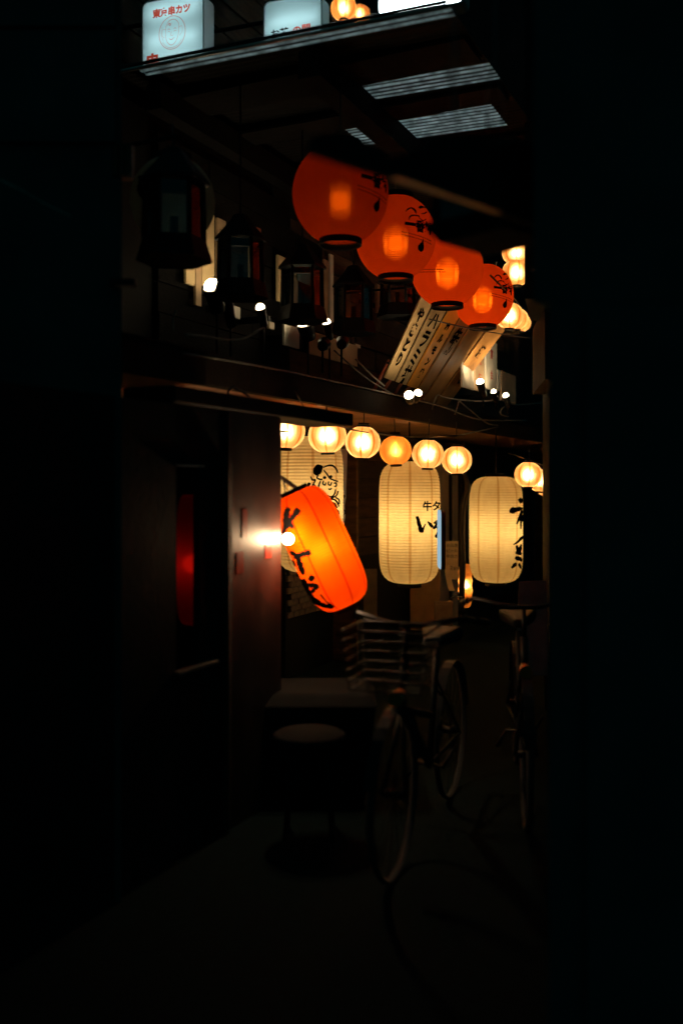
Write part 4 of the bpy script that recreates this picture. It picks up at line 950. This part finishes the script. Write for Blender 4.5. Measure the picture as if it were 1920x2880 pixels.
# ==================================================================  BICYCLE, SCOOTER, BOXES IN THE DARK
def bicycle(x, y, yaw, label, basket=True):
    b = thing('bicycle', (x, y, 0), label, 'bicycle', 'parked bicycles', rz=yaw)      # local x = forward
    r = .33; wb = .53
    for sx in (-1, 1):
        t = MB(); t.lathe([(r, -.016), (r+.012, 0), (r, .016), (r-.012, 0), (r, -.016)], 32); o = t.build('wheel', M['tyre'], b, world=False); o.rotation_euler = (PI/2, 0, 0); o.location = (sx*wb, 0, r+.01)
        s_ = MB()
        for k in range(14): a = 2*PI*k/14; s_.tube([(0,0,0), (r*math.cos(a), r*math.sin(a), 0)], .0015, 4)
        s_.tube([(0,0,-.04), (0,0,.04)], .018, 8); s_.build('spokes', M['dull'], o, world=False)['kind'] = 'stuff'
        f = MB(); n = 14; R_ = r+.03
        for k in range(n): 
            a, c = math.radians(20+k*150/n), math.radians(20+(k+1)*150/n)
            f.quad((sx*wb+R_*math.cos(a), -.025, r+R_*math.sin(a)), (sx*wb+R_*math.cos(c), -.025, r+R_*math.sin(c)), (sx*wb+R_*math.cos(c), .025, r+R_*math.sin(c)), (sx*wb+R_*math.cos(a), .025, r+R_*math.sin(a)))
        f.build('mudguard', M['paint'], b, world=False)
    F = MB(); bbk = (-.08, 0, .29); seat = (-.22, 0, .80); head = (.36, 0, .86); headl = (.41, 0, .66)
    F.tube([bbk, seat], .016, 8); F.tube([bbk, headl], .02, 8); F.tube([headl, head], .018, 8); F.tube([(-.15,0,.5), headl], .016, 8)
    for sy in (-.05, .05):
        F.tube([bbk, (-wb, sy, r)], .009, 6); F.tube([(-.19,0,.68), (-wb, sy, r)], .008, 6); F.tube([headl, (wb, sy, r)], .010, 6)
    F.build('frame', M['paint'], b, world=False)
    h = MB(); h.tube([head, (.33,0,1.0)], .012, 8); h.tube([(.12,-.29,.99), (.26,-.24,1.03), (.34,-.06,1.0), (.34,.06,1.0), (.26,.24,1.03), (.12,.29,.99)], .011, 8); hb = h.build('handlebar', M['dull'], b, world=False)
    for sy in (-1, 1): MB().tube([(.08,sy*.30,.985), (.19,sy*.27,1.01)], .016, 8).build('grip', M['plastic'], hb, world=False)
    sd = MB(); sd.hexa([Vector(p) for p in ((-.36,-.10,.83),(-.10,-.03,.83),(-.10,.03,.83),(-.36,.10,.83),(-.36,-.11,.90),(-.08,-.03,.88),(-.08,.03,.88),(-.36,.11,.90))]); sd.build('saddle', M['plastic'], b, world=False, bevel=.018)
    MB().tube([(-.1,-.12,.2), (-.1,-.07,.29), (-.06,.07,.29), (-.06,.12,.38)], .009, 6).build('crank', M['dull'], b, world=False)
    hl = MB(); hl.tube([(.44,0,.72), (.52,0,.72)], .03, 12); hl.build('headlight', M['reflector'], b, world=False)
    if basket:
        k = MB(); x0, x1, z0, z1 = .42, .70, .78, 1.02; n = 6
        for i in range(n+1):
            u = i/n; z = z0+(z1-z0)*u; e = .03*(1-u); wy = .17-.025*(1-u)
            k.tube([(x0+e,-wy,z), (x1-e,-wy,z), (x1-e,wy,z), (x0+e,wy,z), (x0+e,-wy,z)], .0048 if i == n else .0022, 5)
        for i in range(3):
            y_ = -.17+.34*i/2; k.tube([(x0, y_, z1), (x0+.03, y_*.86, z0), (x1-.03, y_*.86, z0), (x1, y_, z1)], .002, 4)
        for i in range(3):
            x_ = x0+.05+.18*i/2; k.tube([(x_,-.17,z1), (x_,-.145,z0), (x_,.145,z0), (x_,.17,z1)], .002, 4)
        k.build('basket', M['dull'], b, world=False)
    return b
cb = P(1085, HY, 5.3)
bicycle(.385, 4.32, math.radians(251), 'dark bicycle with a wire front basket, parked under the tilted orange lantern')
cb2 = P(1400, HY, 7.6)
bicycle(.93, 4.9, math.radians(262), 'black bicycle standing in the dark under the far tall lantern', basket=False)
# covered bin
bn = thing('dust_bin', P(915, HY, 4.9)-Vector((0,0,EYE)), 'dark lidded plastic bin beside the bicycle', 'bin'); c = bn.location
q = MB(); q.hexa([c+Vector(p) for p in ((-.24,-.2,0),(.20,-.2,0),(.20,.2,0),(-.24,.2,0),(-.29,-.25,.49),(.25,-.25,.49),(.25,.25,.49),(-.29,.25,.49))]); q.build('body', M['matte'], bn, bevel=.02)
q = MB(); q.hexa([c+Vector(p) for p in ((-.31,-.27,.492),(.27,-.27,.492),(.27,.27,.492),(-.31,.27,.492),(-.25,-.2,.55),(.21,-.2,.55),(.21,.2,.55),(-.25,.2,.55))]); q.build('lid', M['matte'], bn, bevel=.018)
# low stool
st = thing('stool', P(870, HY, 4.3)-Vector((0,0,EYE)), 'low round stool in front of the bin, only its rim catching light', 'stool'); c = st.location
q = MB(); q.lathe([(.0,.42),(.15,.42),(.165,.435),(.165,.455),(.15,.465),(.0,.465)], 28, c.x, c.y); q.build('seat', M['matte'], st)
for k in range(4):
    a = PI/4+PI/2*k; MB().tube([c+Vector((.11*math.cos(a), .11*math.sin(a), .425)), c+Vector((.15*math.cos(a), .15*math.sin(a), 0))], .012, 6).build('leg', M['matte'], st)
# standing board by the right wall
sb = thing('standing_board', P(1500, HY, 6.6)-Vector((0,0,EYE)), 'dim grey standing board leaning by the right wall', 'signboard')
q = MB(); q.hexa([P(1448,1900,6.7), P(1540,1900,6.7), P(1540,1900,6.73), P(1448,1900,6.73), P(1458,1636,6.75), P(1536,1632,6.75), P(1536,1632,6.78), P(1458,1636,6.78)]); q.build('panel', M['greybox'], sb, bevel=.004)
for x in (1456, 1532):
    p = P(x, 1900, 6.72); MB().tube([Vector((p.x, p.y-.0, p.z+.02)), Vector((p.x, p.y-.05, 0))], .012, 6).build('leg', M['iron'], sb)

# ==================================================================  RED MARKS ON THE LACQUERED PANEL
def red_strip(px0, px1, py0, py1, m, label):
    a0, a1_ = a_of(px0, bN), a_of(px1, bN); pm_ = (px0+px1)/2
    q = MB(); q.abox(a0, a1_, bN+.0005, bN+.003, z_of(pm_, py1, bN), z_of(pm_, py0, bN)); return prop(q.build('red_panel_strip', M[m]), label, 'marking')
red_strip(680, 694, 1432, 1512, 'redmark', 'upper thin strip of red tape on the glossy end panel')
red_strip(664, 684, 1552, 1612, 'redmark', 'lower wide strip of red tape on the glossy end panel')
red_strip(744, 762, 1530, 1570, 'redmark', 'short red tape patch nearest the bare bulb')
